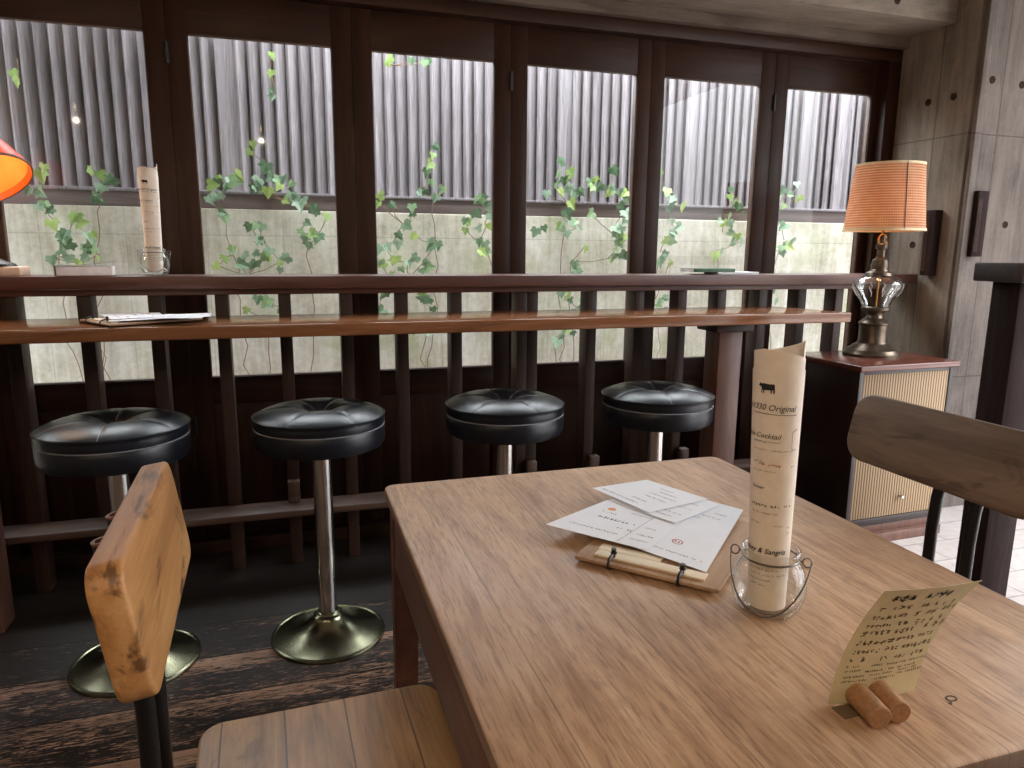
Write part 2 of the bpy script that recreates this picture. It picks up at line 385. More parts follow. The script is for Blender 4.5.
def lathe(bm, prof, seg=40, mat=None, cap0=False, cap1=False):
    b = NB(); rings = []
    for r, z in prof: rings.append([b.verts.new((r * cos(2 * pi * i / seg), r * sin(2 * pi * i / seg), z)) for i in range(seg)])
    for a, d in zip(rings, rings[1:]):
        for i in range(seg): b.faces.new((a[i], a[(i + 1) % seg], d[(i + 1) % seg], d[i]))
    if cap0: b.faces.new(rings[0][::-1])
    if cap1: b.faces.new(rings[-1])
    return merge(bm, b, mat)
def tube(bm, pts, r, seg=10, mat=None, closed=False, caps=True):
    b = NB(); pts = [Vector(p) for p in pts]; n = len(pts); rings = []
    ref = None
    for i, p in enumerate(pts):
        d = (pts[(i + 1) % n] - pts[i - 1]) if closed else (pts[min(i + 1, n - 1)] - pts[max(i - 1, 0)])
        d.normalize()
        if ref is None:
            ref = d.orthogonal().normalized()
        ref = (ref - d * ref.dot(d)).normalized(); bi = d.cross(ref)
        rr = r[i] if hasattr(r, '__len__') else r
        rings.append([b.verts.new(p + (ref * cos(2 * pi * k / seg) + bi * sin(2 * pi * k / seg)) * rr) for k in range(seg)])
    m = n if closed else n - 1
    for i in range(m):
        a, d = rings[i], rings[(i + 1) % n]
        for k in range(seg): b.faces.new((a[k], a[(k + 1) % seg], d[(k + 1) % seg], d[k]))
    if caps and not closed: b.faces.new(rings[0][::-1]); b.faces.new(rings[-1])
    return merge(bm, b, mat)
def obj(name, bm, mat, parent=None, smooth=True, label=None, kind=None, angle=35):
    bmesh.ops.recalc_face_normals(bm, faces=bm.faces)
    me = bpy.data.meshes.new(name); bm.to_mesh(me); bm.free()
    me.materials.append(M[mat] if isinstance(mat, str) else mat)
    if smooth:
        me.polygons.foreach_set('use_smooth', [True] * len(me.polygons))
        me.set_sharp_from_angle(angle=radians(angle))
    o = bpy.data.objects.new(name, me); COL.objects.link(o)
    if parent: o.parent = parent
    if label: o['label'] = label
    if kind: o['kind'] = kind
    return o
def thing(name, label, cat, loc=(0, 0, 0), rot=0, group=None):
    o = bpy.data.objects.new(name, None); o.empty_display_size = .05; COL.objects.link(o)
    o.location = loc; o.rotation_euler = rot if hasattr(rot, '__len__') else (0, 0, rot)
    return tag(o, label, cat, group)
def tag(o, label, cat, group=None):
    o['label'] = label; o['category'] = cat
    if group: o['group'] = group
    return o
def copy_thing(root, loc, rot, label, group=None):
    r = root.copy(); COL.objects.link(r); r.location = loc
    r.rotation_euler = rot if hasattr(rot, '__len__') else (0, 0, rot)
    r['label'] = label
    if group: r['group'] = group
    for ch in [o for o in bpy.data.objects if o.parent == root]:
        k = ch.copy(); COL.objects.link(k); k.parent = r
        for g in [o for o in bpy.data.objects if o.parent == ch]:
            d = g.copy(); COL.objects.link(d); d.parent = k
    return r
def struct(name, bm, mat, parent=None, smooth=True):
    return obj(name, bm, mat, parent, smooth, kind='structure')

# writing ------------------------------------------------------------
def letters(txt, size=.01, shear=.25, bold=0.0):
    cu = bpy.data.curves.new('txt', 'FONT'); cu.body = txt; cu.size = size; cu.shear = shear; cu.offset = bold; cu.resolution_u = 3
    o = bpy.data.objects.new('txt', cu); COL.objects.link(o)
    bpy.context.view_layer.update()
    me = bpy.data.meshes.new_from_object(o.evaluated_get(bpy.context.evaluated_depsgraph_get()))
    bpy.data.objects.remove(o); bpy.data.curves.remove(cu)
    b = NB(); b.from_mesh(me); bpy.data.meshes.remove(me)
    return b
def width(b): return max(v.co.x for v in b.verts) if b.verts else 0
def quadline(bm, p, q, w):
    p = Vector((p[0], p[1], 0)); q = Vector((q[0], q[1], 0)); d = (q - p)
    if d.length < 1e-7: return
    n = Vector((-d.y, d.x, 0)).normalized() * w / 2
    k = max(1, int(d.length / .004)); prev = None
    for i in range(k + 1):
        m = p + d * i / k; cur = (bm.verts.new(m - n), bm.verts.new(m + n))
        if prev: bm.faces.new((prev[0], cur[0], cur[1], prev[1]))
        prev = cur
def scrawl(bm, x, y, length, h, w=.0005, dens=1.0):
    """a line of small brush-like characters too small to read"""
    cx = x
    while cx < x + length:
        gw = h * rng.uniform(.55, .95)
        if rng.random() < .93:
            for _ in range(max(2, int(rng.randint(2, 4) * dens))):
                a = rng.choice((0, 0, pi / 2, pi / 2, .8, -.8)); l = gw * rng.uniform(.4, .95)
                mx = cx + gw * rng.uniform(.25, .75); my = y + h * rng.uniform(.15, .85)
                quadline(bm, (mx - cos(a) * l / 2, my - sin(a) * l / 2), (mx + cos(a) * l / 2, my + sin(a) * l / 2), w)
        cx += gw * 1.18
def warp(b, f):
    for v in b.verts: v.co = Vector(f(v.co.x, v.co.y))
    return b

# ------------------------------------------------------------------ the setting
WY = 2.85                       # plane of the window glass
b = NB(); box(b, -1.9, 2.1, -2.6, 2.9, -.05, 0, 0); struct('floor', b, 'floor', smooth=False)
b = NB(); box(b, 2.1, 7.0, -4.0, 2.44, -.05, 0, 0); struct('floor_paving', b, 'paving', smooth=False)
b = NB(); box(b, 2.1, 2.83, 2.44, 2.9, -.05, 0, 0); struct('floor_corner', b, 'paving', smooth=False)
b = NB(); box(b, -2.0, 3.75, -2.7, 3.0, 2.62, 2.75, 0); struct('ceiling', b, 'plaster', smooth=False)
b = NB(); box(b, -2.0, -1.9, -2.7, 3.0, -.05, 2.62, 0); struct('wall_left', b, 'plaster', smooth=False)
b = NB(); box(b, -2.0, 3.75, -2.7, -2.6, -.05, 2.62, 0)
struct('wall_rear', b, 'plaster', smooth=False)
b = NB()                        # the entrance side: wide open doorway to the street
box(b, 3.65, 3.75, -2.6, -1.28, -.05, 2.62, 0); box(b, 3.65, 3.75, 1.95, 2.44, -.05, 2.62, 0)
struct('wall_entrance', b, 'plaster', smooth=False)
# right-hand concrete: reveal beside the windows, then the face that turns towards the room
b = NB(); prism(b, [(2.750, 2.92), (2.763, 2.42), (2.80, 2.405), (2.80, 2.92)], -.05, 2.62, 0)
wr = struct('wall_right', b, 'concrete', smooth=False)
b = NB(); box(b, 2.785, 4.6, 2.40, 2.92, -.05, 2.62, .004); wf = struct('wall_right_front', b, 'concrete_front', smooth=False)  # carried on out of view to keep sky light off the garden wall
def plug(parent, loc, rot):
    b = NB(); lathe(b, [(.0, .0005), (.009, .0005), (.0125, .002), (.015, .002), (.0155, 0)], 20)
    o = obj('tie_hole', b, 'plug', parent); o.location = loc; o.rotation_euler = rot
for y, z in ((2.634, 1.826), (2.508, 1.827), (2.634, 1.203)): plug(wr, (2.750 + (2.92 - y) * .026, y, z), (0, -pi / 2, 0))
for x, z in ((2.838, 1.878), (3.015, 1.291), (3.005, 1.87)): plug(wf, (x, 2.40, z), (pi / 2, 0, 0))
# timber fillet at the arris
b = NB(); box(b, 2.764, 2.80, 2.385, 2.405, 0, 2.62, .002); struct('trim_1', b, 'concrete_front')
# header, lintel and beam over the windows
b = NB(); box(b, -1.9, 2.76, 2.80, 2.9, 2.032, 2.085, .003); struct('trim_2', b, 'frame_h')
b = NB(); box(b, -1.9, 2.77, 2.765, 2.9, 2.085, 2.62, 0); struct('wall_lintel', b, 'lintel', smooth=False)
b = NB(); box(b, -1.9, 2.77, 2.540, 2.767, 2.13, 2.62, .004); bmh = struct('trim_3', b, 'concrete_beam')
plug(bmh, (2.44, 2.540, 2.185), (pi / 2, 0, 0))
# jamb post
b = NB(); box(b, 2.684, 2.757, 2.80, 2.9, 0, 2.032, .003); struct('trim_4', b, 'frame')
b = NB(); box(b, -1.9, 2.684, 2.80, 2.9, 0, .05, .003); struct('trim_5', b, 'frame_h')

glassx = [(-1.53, -1.055), (-.913, -.434), (-.297, .187), (.331, .807), (.943, 1.427), (1.554, 2.031), (2.173, 2.640)]
edges = [-1.6] + [(a[1] + d[0]) / 2 for a, d in zip(glassx, glassx[1:])] + [2.683]
G0, G1 = .682, 1.891
for i, (g0, g1) in enumerate(glassx):
    L, R_ = edges[i] + .0003, edges[i + 1] - .0003
    b = NB()
    box(b, L, g0, 2.842, 2.88, .052, 2.030, .002); box(b, g1, R_, 2.842, 2.88, .052, 2.030, .002)
    w = struct('window_%d' % (i + 1), b, 'frame')
    b = NB(); box(b, g0, g1, 2.843, 2.878, G1, 2.030, .002); box(b, g0, g1, 2.843, 2.878, .58, G0, .002); box(b, g0, g1, 2.843, 2.878, .052, .16, .002)
    obj('window_rail', b, 'frame_h', w)
    b = NB(); box(b, g0, g1, 2.856, 2.870, .16, .58, .001); obj('lower_panel', b, 'frame', w)
    b = NB()
    box(b, g0, g0 + .003, 2.847, 2.868, G0, G1, .0008); box(b, g1 - .003, g1, 2.847, 2.868, G0, G1, .0008)
    box(b, g0, g1, 2.847, 2.868, G0, G0 + .003, .0008); box(b, g0, g1, 2.847, 2.868, G1 - .003, G1, .0008)
    obj('glazing_bead', b, 'rail', w)
    b = NB(); box(b, g0 + .002, g1 - .002, 2.855, 2.859, G0 + .002, G1 - .002, 0); obj('pane', b, 'pane', w, smooth=False)
    if i in (1, 3, 5):
        for hz in (1.82, .5):
            b = NB(); tube(b, [(edges[i + 1], 2.838, hz - .035), (edges[i + 1], 2.838, hz + .035)], .006, 10)
            box(b, edges[i + 1] - .008, edges[i + 1] + .008, 2.839, 2.843, hz - .03, hz + .03, .001)
            obj('hinge', b, 'iron', w)

# ------------------------------------------------------------------ outside
b = NB(); box(b, -4.5, 8.0, 2.9, 5.0, -.15, -.1, 0); struct('floor_passage', b, 'paving', smooth=False)
b = NB(); box(b, -4.5, 8.0, 3.86, 4.02, -.1, 1.355, .006); struct('wall_garden', b, 'garden_wall', smooth=False)
fence = thing('garden_fence', 'grey louvred timber fence standing on the concrete garden wall outside the windows', 'fence', (0, 3.9, 1.355))
b = NB(); x = -4.2; r2 = random.Random(3); FT = .86
while x < 7.5:
    wide = r2.random() < .12
    wd = .050 if not wide else .085
    ang = radians(37 if not wide else 14)
    m = Matrix.Translation((x, 0, 0)) @ Matrix.Rotation(ang + r2.uniform(-.06, .06), 4, 'Z')
    box(b, 0, wd + .014, -.010, .010, .085, FT, .0015, 1, m)
    x += .0600 if not wide else .092
obj('slat_panel', b, 'fence', fence, angle=30)
b = NB(); box(b, -4.4, 7.8, -.035, .075, .0, .070, .004); obj('bottom_rail', b, 'fence_rail', fence)
b = NB(); box(b, -4.4, 7.8, -.05, .085, .070, .085, .003); obj('sill_board', b, 'fence', fence)
b = NB(); box(b, -4.4, 7.8, .045, .06, .085, FT - .02, .002); obj('backing_board', b, 'fence_rail', fence)

IVY = {
 'W1a': [(-1.034, 1.522), (-1.06, 1.413), (-1.034, 1.357), (-1.019, 1.273)],
 'W1b': [(-0.813, 1.501), (-0.81, 1.439), (-0.815, 1.385), (-0.757, 1.476)],
 'W1c': [(-0.919, 1.307), (-0.955, 1.18), (-0.999, 1.148), (-0.923, 1.094), (-0.85, 1.127), (-0.892, 1.163), (-0.967, 1.23), (-0.879, 1.217), (-1.035, 1.112)],
 'W2a': [(-0.302, 1.502), (-0.34, 1.459), (-0.269, 1.462), (-0.317, 1.409), (-0.249, 1.495), (-0.29, 1.415), (-0.353, 1.399), (-0.282, 1.321)],
 'W2b': [(-0.151, 1.629), (-0.081, 1.567), (-0.056, 1.512), (-0.138, 1.452), (-0.078, 1.445), (-0.021, 1.47), (0.036, 1.487), (0.052, 1.42), (0.132, 1.374), (0.085, 1.402), (-0.001, 1.399), (0.094, 1.295), (0.064, 1.255), (0.104, 1.192), (0.15, 1.232), (0.198, 1.331)],
 'W2c': [(-0.294, 1.12), (-0.228, 1.087), (-0.171, 1.276), (-0.119, 1.204), (-0.342, 1.082), (-0.26, 1.154), (-0.084, 1.156), (-0.157, 1.097), (-0.115, 1.277), (-0.203, 1.033), (-0.039, 1.097), (-0.106, 0.909), (-0.041, 0.867), (-0.218, 0.86), (-0.078, 0.797)],
 'W3a': [(0.749, 1.657), (0.716, 1.571), (0.736, 1.521), (0.699, 1.47), (0.789, 1.483), (0.662, 1.458), (0.756, 1.441)],
 'W3b': [(0.454, 1.397), (0.52, 1.394), (0.639, 1.351), (0.553, 1.243), (0.642, 1.239), (0.49, 1.181), (0.535, 1.12), (0.764, 1.199), (0.603, 1.099), (0.457, 1.099), (0.591, 1.294), (0.688, 1.099), (0.479, 0.943), (0.68, 0.909), (0.733, 0.855), (0.65, 0.749), (0.46, 0.849), (0.507, 1.026), (0.622, 1.016), (0.715, 0.737)],
 'W3c': [(0.917, 1.274), (0.929, 1.311), (1.0, 1.438), (1.045, 1.413), (1.04, 1.298), (1.023, 1.202), (0.984, 1.217), (1.051, 1.35), (0.967, 1.364)],
 'W4a': [(1.52, 1.603), (1.485, 1.559), (1.527, 1.528), (1.463, 1.494), (1.381, 1.481), (1.553, 1.47), (1.512, 1.431), (1.439, 1.531), (1.57, 1.498), (1.484, 1.376), (1.527, 1.323), (1.504, 1.268), (1.467, 1.3), (1.564, 1.291), (1.308, 1.276)],
 'W4b': [(1.654, 1.522), (1.671, 1.566), (1.647, 1.375), (1.785, 1.624), (1.764, 1.526), (1.833, 1.506), (1.805, 1.423), (1.851, 1.385), (1.793, 1.272), (1.837, 1.25), (1.809, 1.171), (1.867, 1.143), (1.779, 1.126), (1.609, 1.186), (1.545, 1.102)],
 'W4c': [(1.501, 0.911), (1.538, 0.888), (1.588, 0.842), (1.467, 0.787), (1.445, 0.661), (1.517, 0.717), (1.662, 0.887), (1.716, 0.77), (1.463, 0.946)],
 'W5a': [(2.088, 1.625), (2.126, 1.515), (2.175, 1.461), (2.125, 1.42), (2.216, 1.433), (2.162, 1.347), (2.21, 1.313), (2.135, 1.232), (2.172, 1.278), (2.119, 1.162), (2.089, 1.104), (2.169, 1.104), (2.101, 0.881), (2.121, 0.75), (2.158, 0.821)],
 'W5b': [(2.564, 1.5), (2.61, 1.444), (2.545, 1.384), (2.641, 1.403), (2.513, 1.342), (2.603, 1.267), (2.641, 1.226), (2.539, 1.284), (2.505, 1.177)],
 'W6a': [(2.909, 1.451), (2.935, 1.332), (2.962, 1.205), (2.921, 1.168), (3.017, 1.544), (3.065, 1.51), (2.983, 1.519), (2.988, 1.242), (2.868, 0.934), (2.918, 0.871)],
 'T1': [(-1.115, 1.916), (-1.104, 1.884)], 'T2': [(-0.027, 2.081), (-0.035, 2.0), (-0.04, 1.919), (-0.032, 1.888)],
 'T3': [(0.542, 2.111), (0.522, 2.081), (0.642, 2.11), (0.734, 2.117), (0.713, 2.106)]}
IVY_LABEL = {
 'W1a': 'sparse ivy strand beside the orange lamp shade in the first window',
 'W1b': 'small yellow-green ivy sprig on the fence between orange lamp and rolled menu',
 'W1c': 'ivy on the garden wall above the paperback book lying on the ledge',
 'W2a': 'rounded ivy cluster at the left edge of the second window, below the fence boards',
 'W2b': 'ivy spray climbing highest up the fence in the second window',
 'W2c': 'dense low ivy on the garden wall behind the ledge in the second window',
 'W3a': 'upright ivy tuft on the fence boards in the middle of the third window',
 'W3b': 'large-leaved ivy spreading over the lower wall in the third window',
 'W3c': 'ivy hanging along the right edge of the third window',
 'W4a': 'ivy on the left half of the fourth window, crossing the fence sill',
 'W4b': 'ivy trailing down the right edge of the fourth window',
 'W4c': 'thin ivy low on the wall below the counter level in the fourth window',
 'W5a': 'ivy column along the left edge of the fifth window',
 'W5b': 'pale thin ivy towards the right side of the fifth window',
 'W6a': 'ivy at the left edge of the last window, nearest the table lamp',
 'T1': 'tiny ivy sprig between fence boards high in the first window',
 'T2': 'short ivy sprig hanging in a fence gap high in the second window',
 'T3': 'ivy tips hanging from the fence top in the third window'}
LEAF = [(0, -.12), (.2, -.28), (.46, -.2), (.42, .02), (.56, .22), (.3, .28), (.2, .5), (0, .82), (-.2, .5), (-.3, .28), (-.56, .22), (-.42, .02), (-.46, -.2), (-.2, -.28)]
def leaf(bm, p, size, r):
    rot = Euler((radians(r.uniform(-35, 40)) + pi / 2, radians(r.uniform(-40, 40)), radians(r.uniform(-40, 40)))).to_matrix()
    spin = Matrix.Rotation(pi + radians(r.uniform(-60, 60)), 3, 'Z')
    fold = r.uniform(.1, .35); P = Vector(p)
    cv = bm.verts.new(P); vs = []
    for x, y in LEAF:
        q = Vector((x, y, fold * abs(x) - .12 * max(0, y) ** 2)) * size
        vs.append(bm.verts.new(P + rot @ (spin @ q)))
    for i in range(len(vs)): bm.faces.new((cv, vs[i], vs[(i + 1) % len(vs)]))
for k, pts in IVY.items():
    r = random.Random(k); top = k[0] == 'T'
    xs = [p[0] for p in pts]; zs = [p[1] for p in pts]
    t = thing('ivy_vine', IVY_LABEL[k], 'ivy', (sum(xs) / len(xs), 3.80, min(zs)))
    ox, oy, oz = t.location
    fb = NB(); sb = NB()
    order = sorted(pts, key=lambda p: p[1])
    for (px, pz) in pts:
        yy = (3.80 if pz < 1.46 else 3.835) - r.uniform(0, .02)
        n = 1 if top else r.choice((1, 1, 2, 2, 3))
        for q in range(n):
            dx, dz = (0, 0) if q == 0 else (r.uniform(-.05, .05), r.uniform(-.05, .05))
            leaf(fb, (px + dx - ox, yy - r.uniform(0, .03) - oy, pz + dz - oz), r.uniform(.042, .072) * (.7 if top else 1), r)
        # a petiole from the leaf to the nearest lower leaf along the wall
        cand = [p for p in order if p[1] < pz - .01]
        if cand:
            q = min(cand, key=lambda p: (p[0] - px) ** 2 + (p[1] - pz) ** 2)
            a = Vector((px - ox, yy + .012 - oy, pz - oz)); d = Vector((q[0] - ox, 3.835 - oy, q[1] - oz))
            mid = (a + d) / 2 + Vector((r.uniform(-.015, .015), 0, -.01)); tube(sb, [a, mid, d], .0022, 6)
        elif top:
            tube(sb, [(px - ox, yy + .012 - oy, pz - oz), (px - ox + .006, .03, pz - oz + .05), (px - ox, .05, pz - oz + .095)], .002, 6)
    lo = order[0]
    if not top:
        x_ = lo[0] - ox; z_ = lo[1] - oz; wig = [(x_, 3.83 - oy, z_)]
        while z_ > -.1 - oz:
            z_ -= r.uniform(.05, .11); x_ += r.uniform(-.035, .035); wig.append((x_, 3.846 - oy, max(z_, -.1 - oz)))
        tube(sb, wig, .0026, 6)
    if False:
        tube(sb, [(lo[0] - ox, 3.83 - oy, lo[1] - oz), (lo[0] + r.uniform(-.04, .04) - ox, 3.845 - oy, lo[1] * .5 - oz), (lo[0] + r.uniform(-.06, .06) - ox, 3.85 - oy, -.1 - oz)], .0035, 6)
    obj('foliage', fb, 'leaf', t, smooth=False); obj('stem', sb, 'stem', t)

b = NB(); box(b, -4.5, 0.1, 2.9, 3.68, 2.62, 2.72, .004); struct('added_shade_eave', b, 'concrete_beam')     # added eave, out of view, to shade the left part of the fence

# ------------------------------------------------------------------ slatted screen with ledge, in front of the windows
screen = thing('slatted_screen', 'dark wooden screen of upright slats with a top ledge and foot rail before the windows', 'screen', (.5, 2.66, 0))
ox, oy = .5, 2.66
SL = [-.83, -.62, -.411, -.204, .002, .213, .415, .619, .880, .924, 1.174, 1.385, 1.583, 1.772, 1.978, 2.181, 2.382]
for sR in [-1.25, -1.04] + SL:
    b = NB(); box(b, sR - .042 - ox, sR - ox, 2.62 - oy, 2.695 - oy, 0, 1.03, .002); obj('slat', b, 'slat', screen)
b = NB(); box(b, -1.85 - ox, 2.738 - ox, 2.565 - oy, 2.735 - oy, 1.028, 1.071, .005); obj('ledge', b, 'ledge', screen)
b = NB(); box(b, -1.85 - ox, 2.6 - ox, 2.605 - oy, 2.62 - oy, 1.006, 1.03, .002); obj('upper_rail', b, 'ledge', screen)
b = NB(); box(b, -1.85 - ox, 2.06 - ox, 2.50 - oy, 2.62 - oy, .226, .252, .006); obj('foot_rail', b, 'rail', screen)
for sR in (-.01 + .0, .906, 1.60, 1.18):
    b = NB(); box(b, sR - .03 - ox, sR + .012 - ox, 2.585 - oy, 2.62 - oy, .252, .33, .003); obj('rail_block', b, 'rail', screen)

counter = thing('bar_counter', 'long narrow wooden bar counter running along the windows', 'counter', (.2, 2.42, 0))
ox, oy = .2, 2.42
b = NB(); prism(b, [(-1.85 - ox, 2.245 - oy), (-.6 - ox, 2.25 - oy), (.4 - ox, 2.243 - oy), (1.2 - ox, 2.25 - oy), (2.085 - ox, 2.245 - oy), (1.975 - ox, 2.6 - oy), (-1.85 - ox, 2.6 - oy)], .897, .936, .005, 3)
obj('countertop', b, 'counter', counter)
for x0 in (1.57, -.985):
    b = NB(); box(b, x0 - ox, x0 + .105 - ox, 2.35 - oy, 2.45 - oy, 0, .863, .006); p = obj('post', b, 'post', counter)
    b = NB(); box(b, x0 - .028 - ox, x0 + .14 - ox, 2.33 - oy, 2.47 - oy, .861, .897, .005); obj('capital', b, 'slat', p)

# ------------------------------------------------------------------ bar stools
def make_stool(label):
    t = thing('bar_stool', label, 'stool', (0, 0, 0), 0)
    R = .183
    def seatz(r, th):
        u = r / R
        z = .694 + .026 * (1 - u ** 4.5)
        z -= .026 * math.exp(-(r / .046) ** 2) * (1 - .2 * math.exp(-(r / .010) ** 2))
        d = ((th - pi / 6 + pi / 6) % (pi / 3) - pi / 6) * r
        z -= .0036 * math.exp(-(d / .007) ** 2) * math.exp(-((r - .08) / .075) ** 2)
        return z
    b = NB(); seg = 168; rr = [.004, .012, .022, .034, .05, .07, .095, .12, .145, .165, .178, .1855]
    rings = [[b.verts.new((r * cos(2 * pi * i / seg), r * sin(2 * pi * i / seg), seatz(r, 2 * pi * i / seg))) for i in range(seg)] for r in rr]
    ctr = b.verts.new((0, 0, seatz(0, 0)))
    for i in range(seg): b.faces.new((ctr, rings[0][i], rings[0][(i + 1) % seg]))
    for r, z in [(R, .690), (R + .001, .684), (R + .0015, .672), (R - .001, .663)]:
        rings.append([b.verts.new((r * cos(2 * pi * i / seg), r * sin(2 * pi * i / seg), z)) for i in range(seg)])
    for a, d in zip(rings, rings[1:]):
        for i in range(seg): b.faces.new((a[i], a[(i + 1) % seg], d[(i + 1) % seg], d[i]))
    cu = obj('cushion', b, 'leather', t, angle=60)
    b = NB(); lathe(b, [(R - .003, .6935), (R + .0015, .697), (R + .004, .6945), (R + .003, .6905), (R - .002, .690)], 72); obj('piping', b, 'leather', cu)
    b = NB(); lathe(b, [(0, .0), (.008, .002), (.011, -.002), (.009, -.004)], 20, Matrix.Translation((0, 0, seatz(.0, 0) + .004))); obj('button', b, 'leather', cu)
    b = NB()
    for k in range(6):
        th = k * pi / 3 + pi / 6
        tube(b, [(r * cos(th), r * sin(th), seatz(r, th)) for r in (.014, .03, .05, .08, .11, .14, .165, .18)], .0010, 6)
    obj('stitching', b, 'stitch', cu)
    b = NB(); lathe(b, [(R - .002, .665), (R + .001, .661), (R + .002, .640), (R + .001, .616), (R - .006, .605), (R - .02, .602), (0.03, .602)], 72)
    sb = obj('seat_band', b, 'leather', t)
    b = NB(); lathe(b, [(R - .001, .6665), (R + .0022, .6642), (R + .0022, .6634), (R - .001, .6615)], 72); obj('stitching', b, 'stitch', sb)
    b = NB(); lathe(b, [(.0, .601), (.075, .601), (.075, .595), (.032, .589), (.032, .574), (.0275, .574)], 32); obj('mounting_plate', b, 'iron', t)
    b = NB(); lathe(b, [(.0275, .06), (.0275, .594)], 32, cap0=True, cap1=True); obj('post', b, 'chrome', t)
    b = NB(); lathe(b, [(0, .0), (.169, .0), (.170, .004), (.168, .010), (.162, .012), (.158, .010), (.14, .014), (.115, .022), (.09, .031), (.068, .044), (.056, .054), (.049, .062), (.046, .065), (.044, .070), (.036, .074), (.034, .080), (.0278, .082)], 64, cap0=False)
    obj('base', b, 'base', t)
    return t
st = make_stool('leftmost round black bar stool, behind the wooden chair back')
st.location = (-.466, 2.072, 0); st['group'] = 'bar stools along the counter'
copy_thing(st, (.066, 2.072, 0), .5, 'second black bar stool from the left, its chrome post and whole round base in view', 'bar stools along the counter')
copy_thing(st, (.627, 2.078, 0), .25, 'third black bar stool from the left, just beyond the table corner', 'bar stools along the counter')
copy_thing(st, (1.162, 2.08, 0), .8, 'rightmost black bar stool, beside the square counter post', 'bar stools along the counter')

# ------------------------------------------------------------------ table
TZ = .70
table = thing('wooden_table', 'worn brown wooden table with menus on it in the foreground', 'table', (.54, .89, 0))
ox, oy = .54, .89
X0, X1, Y0, Y1 = .160, .920, .425, 1.365
b = NB(); prism(b, rrect(X0 - ox, X1 - ox, Y0 - oy, Y1 - oy, .022, 6), TZ - .024, TZ, .005, 3); obj('tabletop', b, 'table', table)
b = NB(); prism(b, rrect(X0 + .006 - ox, X1 - .006 - ox, Y0 + .006 - oy, Y1 - .006 - oy, .02, 6), TZ - .036, TZ - .024, .003, 2); obj('under_moulding', b, 'table_side', table)
for (a0, a1, d0, d1) in ((X0 + .012, X0 + .034, Y0 + .05, Y1 - .05), (X1 - .034, X1 - .012, Y0 + .05, Y1 - .05), (X0 + .05, X1 - .05, Y0 + .012, Y0 + .034), (X0 + .05, X1 - .05, Y1 - .034, Y1 - .012)):
    b = NB(); box(b, a0 - ox, a1 - ox, d0 - oy, d1 - oy, .545, TZ - .036, .002); obj('apron', b, 'table_side', table)
for sx in (0, 1):
    for sy in (0, 1):
        cx = (X0 + .036 if sx == 0 else X1 - .036) - ox; cy = (Y0 + .036 if sy == 0 else Y1 - .036) - oy
        b = NB(); l = NB(); bmesh.ops.create_cube(l, size=1)
        for v in l.verts:
            top = v.co.z > 0; h = .026 if top else .019
            sgx = 1 if sx == 0 else -1; sgy = 1 if sy == 0 else -1
            v.co = Vector((cx + (v.co.x * 2 * h) - sgx * (0.026 - h), cy + (v.co.y * 2 * h) - sgy * (.026 - h), TZ - .036 if top else 0))
        bmesh.ops.bevel(l, geom=l.edges[:], offset=.003, segments=2, affect='EDGES')
        merge(b, l); obj('leg', b, 'table_side', table)
# old keyhole-shaped dent in the top
b = NB(); lathe(b, [(.0042, 0), (.005, .0006), (.0062, .0006), (.007, 0)], 24, Matrix.Translation((.646 - ox, .504 - oy, TZ)) @ Matrix.Diagonal((1, .7, 1, 1)))
box(b, -.0014, .0014, -.012, -.0045, 0, .0006, 0, mat=Matrix.Translation((.646 - ox, .504 - oy, TZ)) @ Matrix.Rotation(-.9, 4, 'Z'))
obj('keyhole_mark', b, 'ink_soft', table)

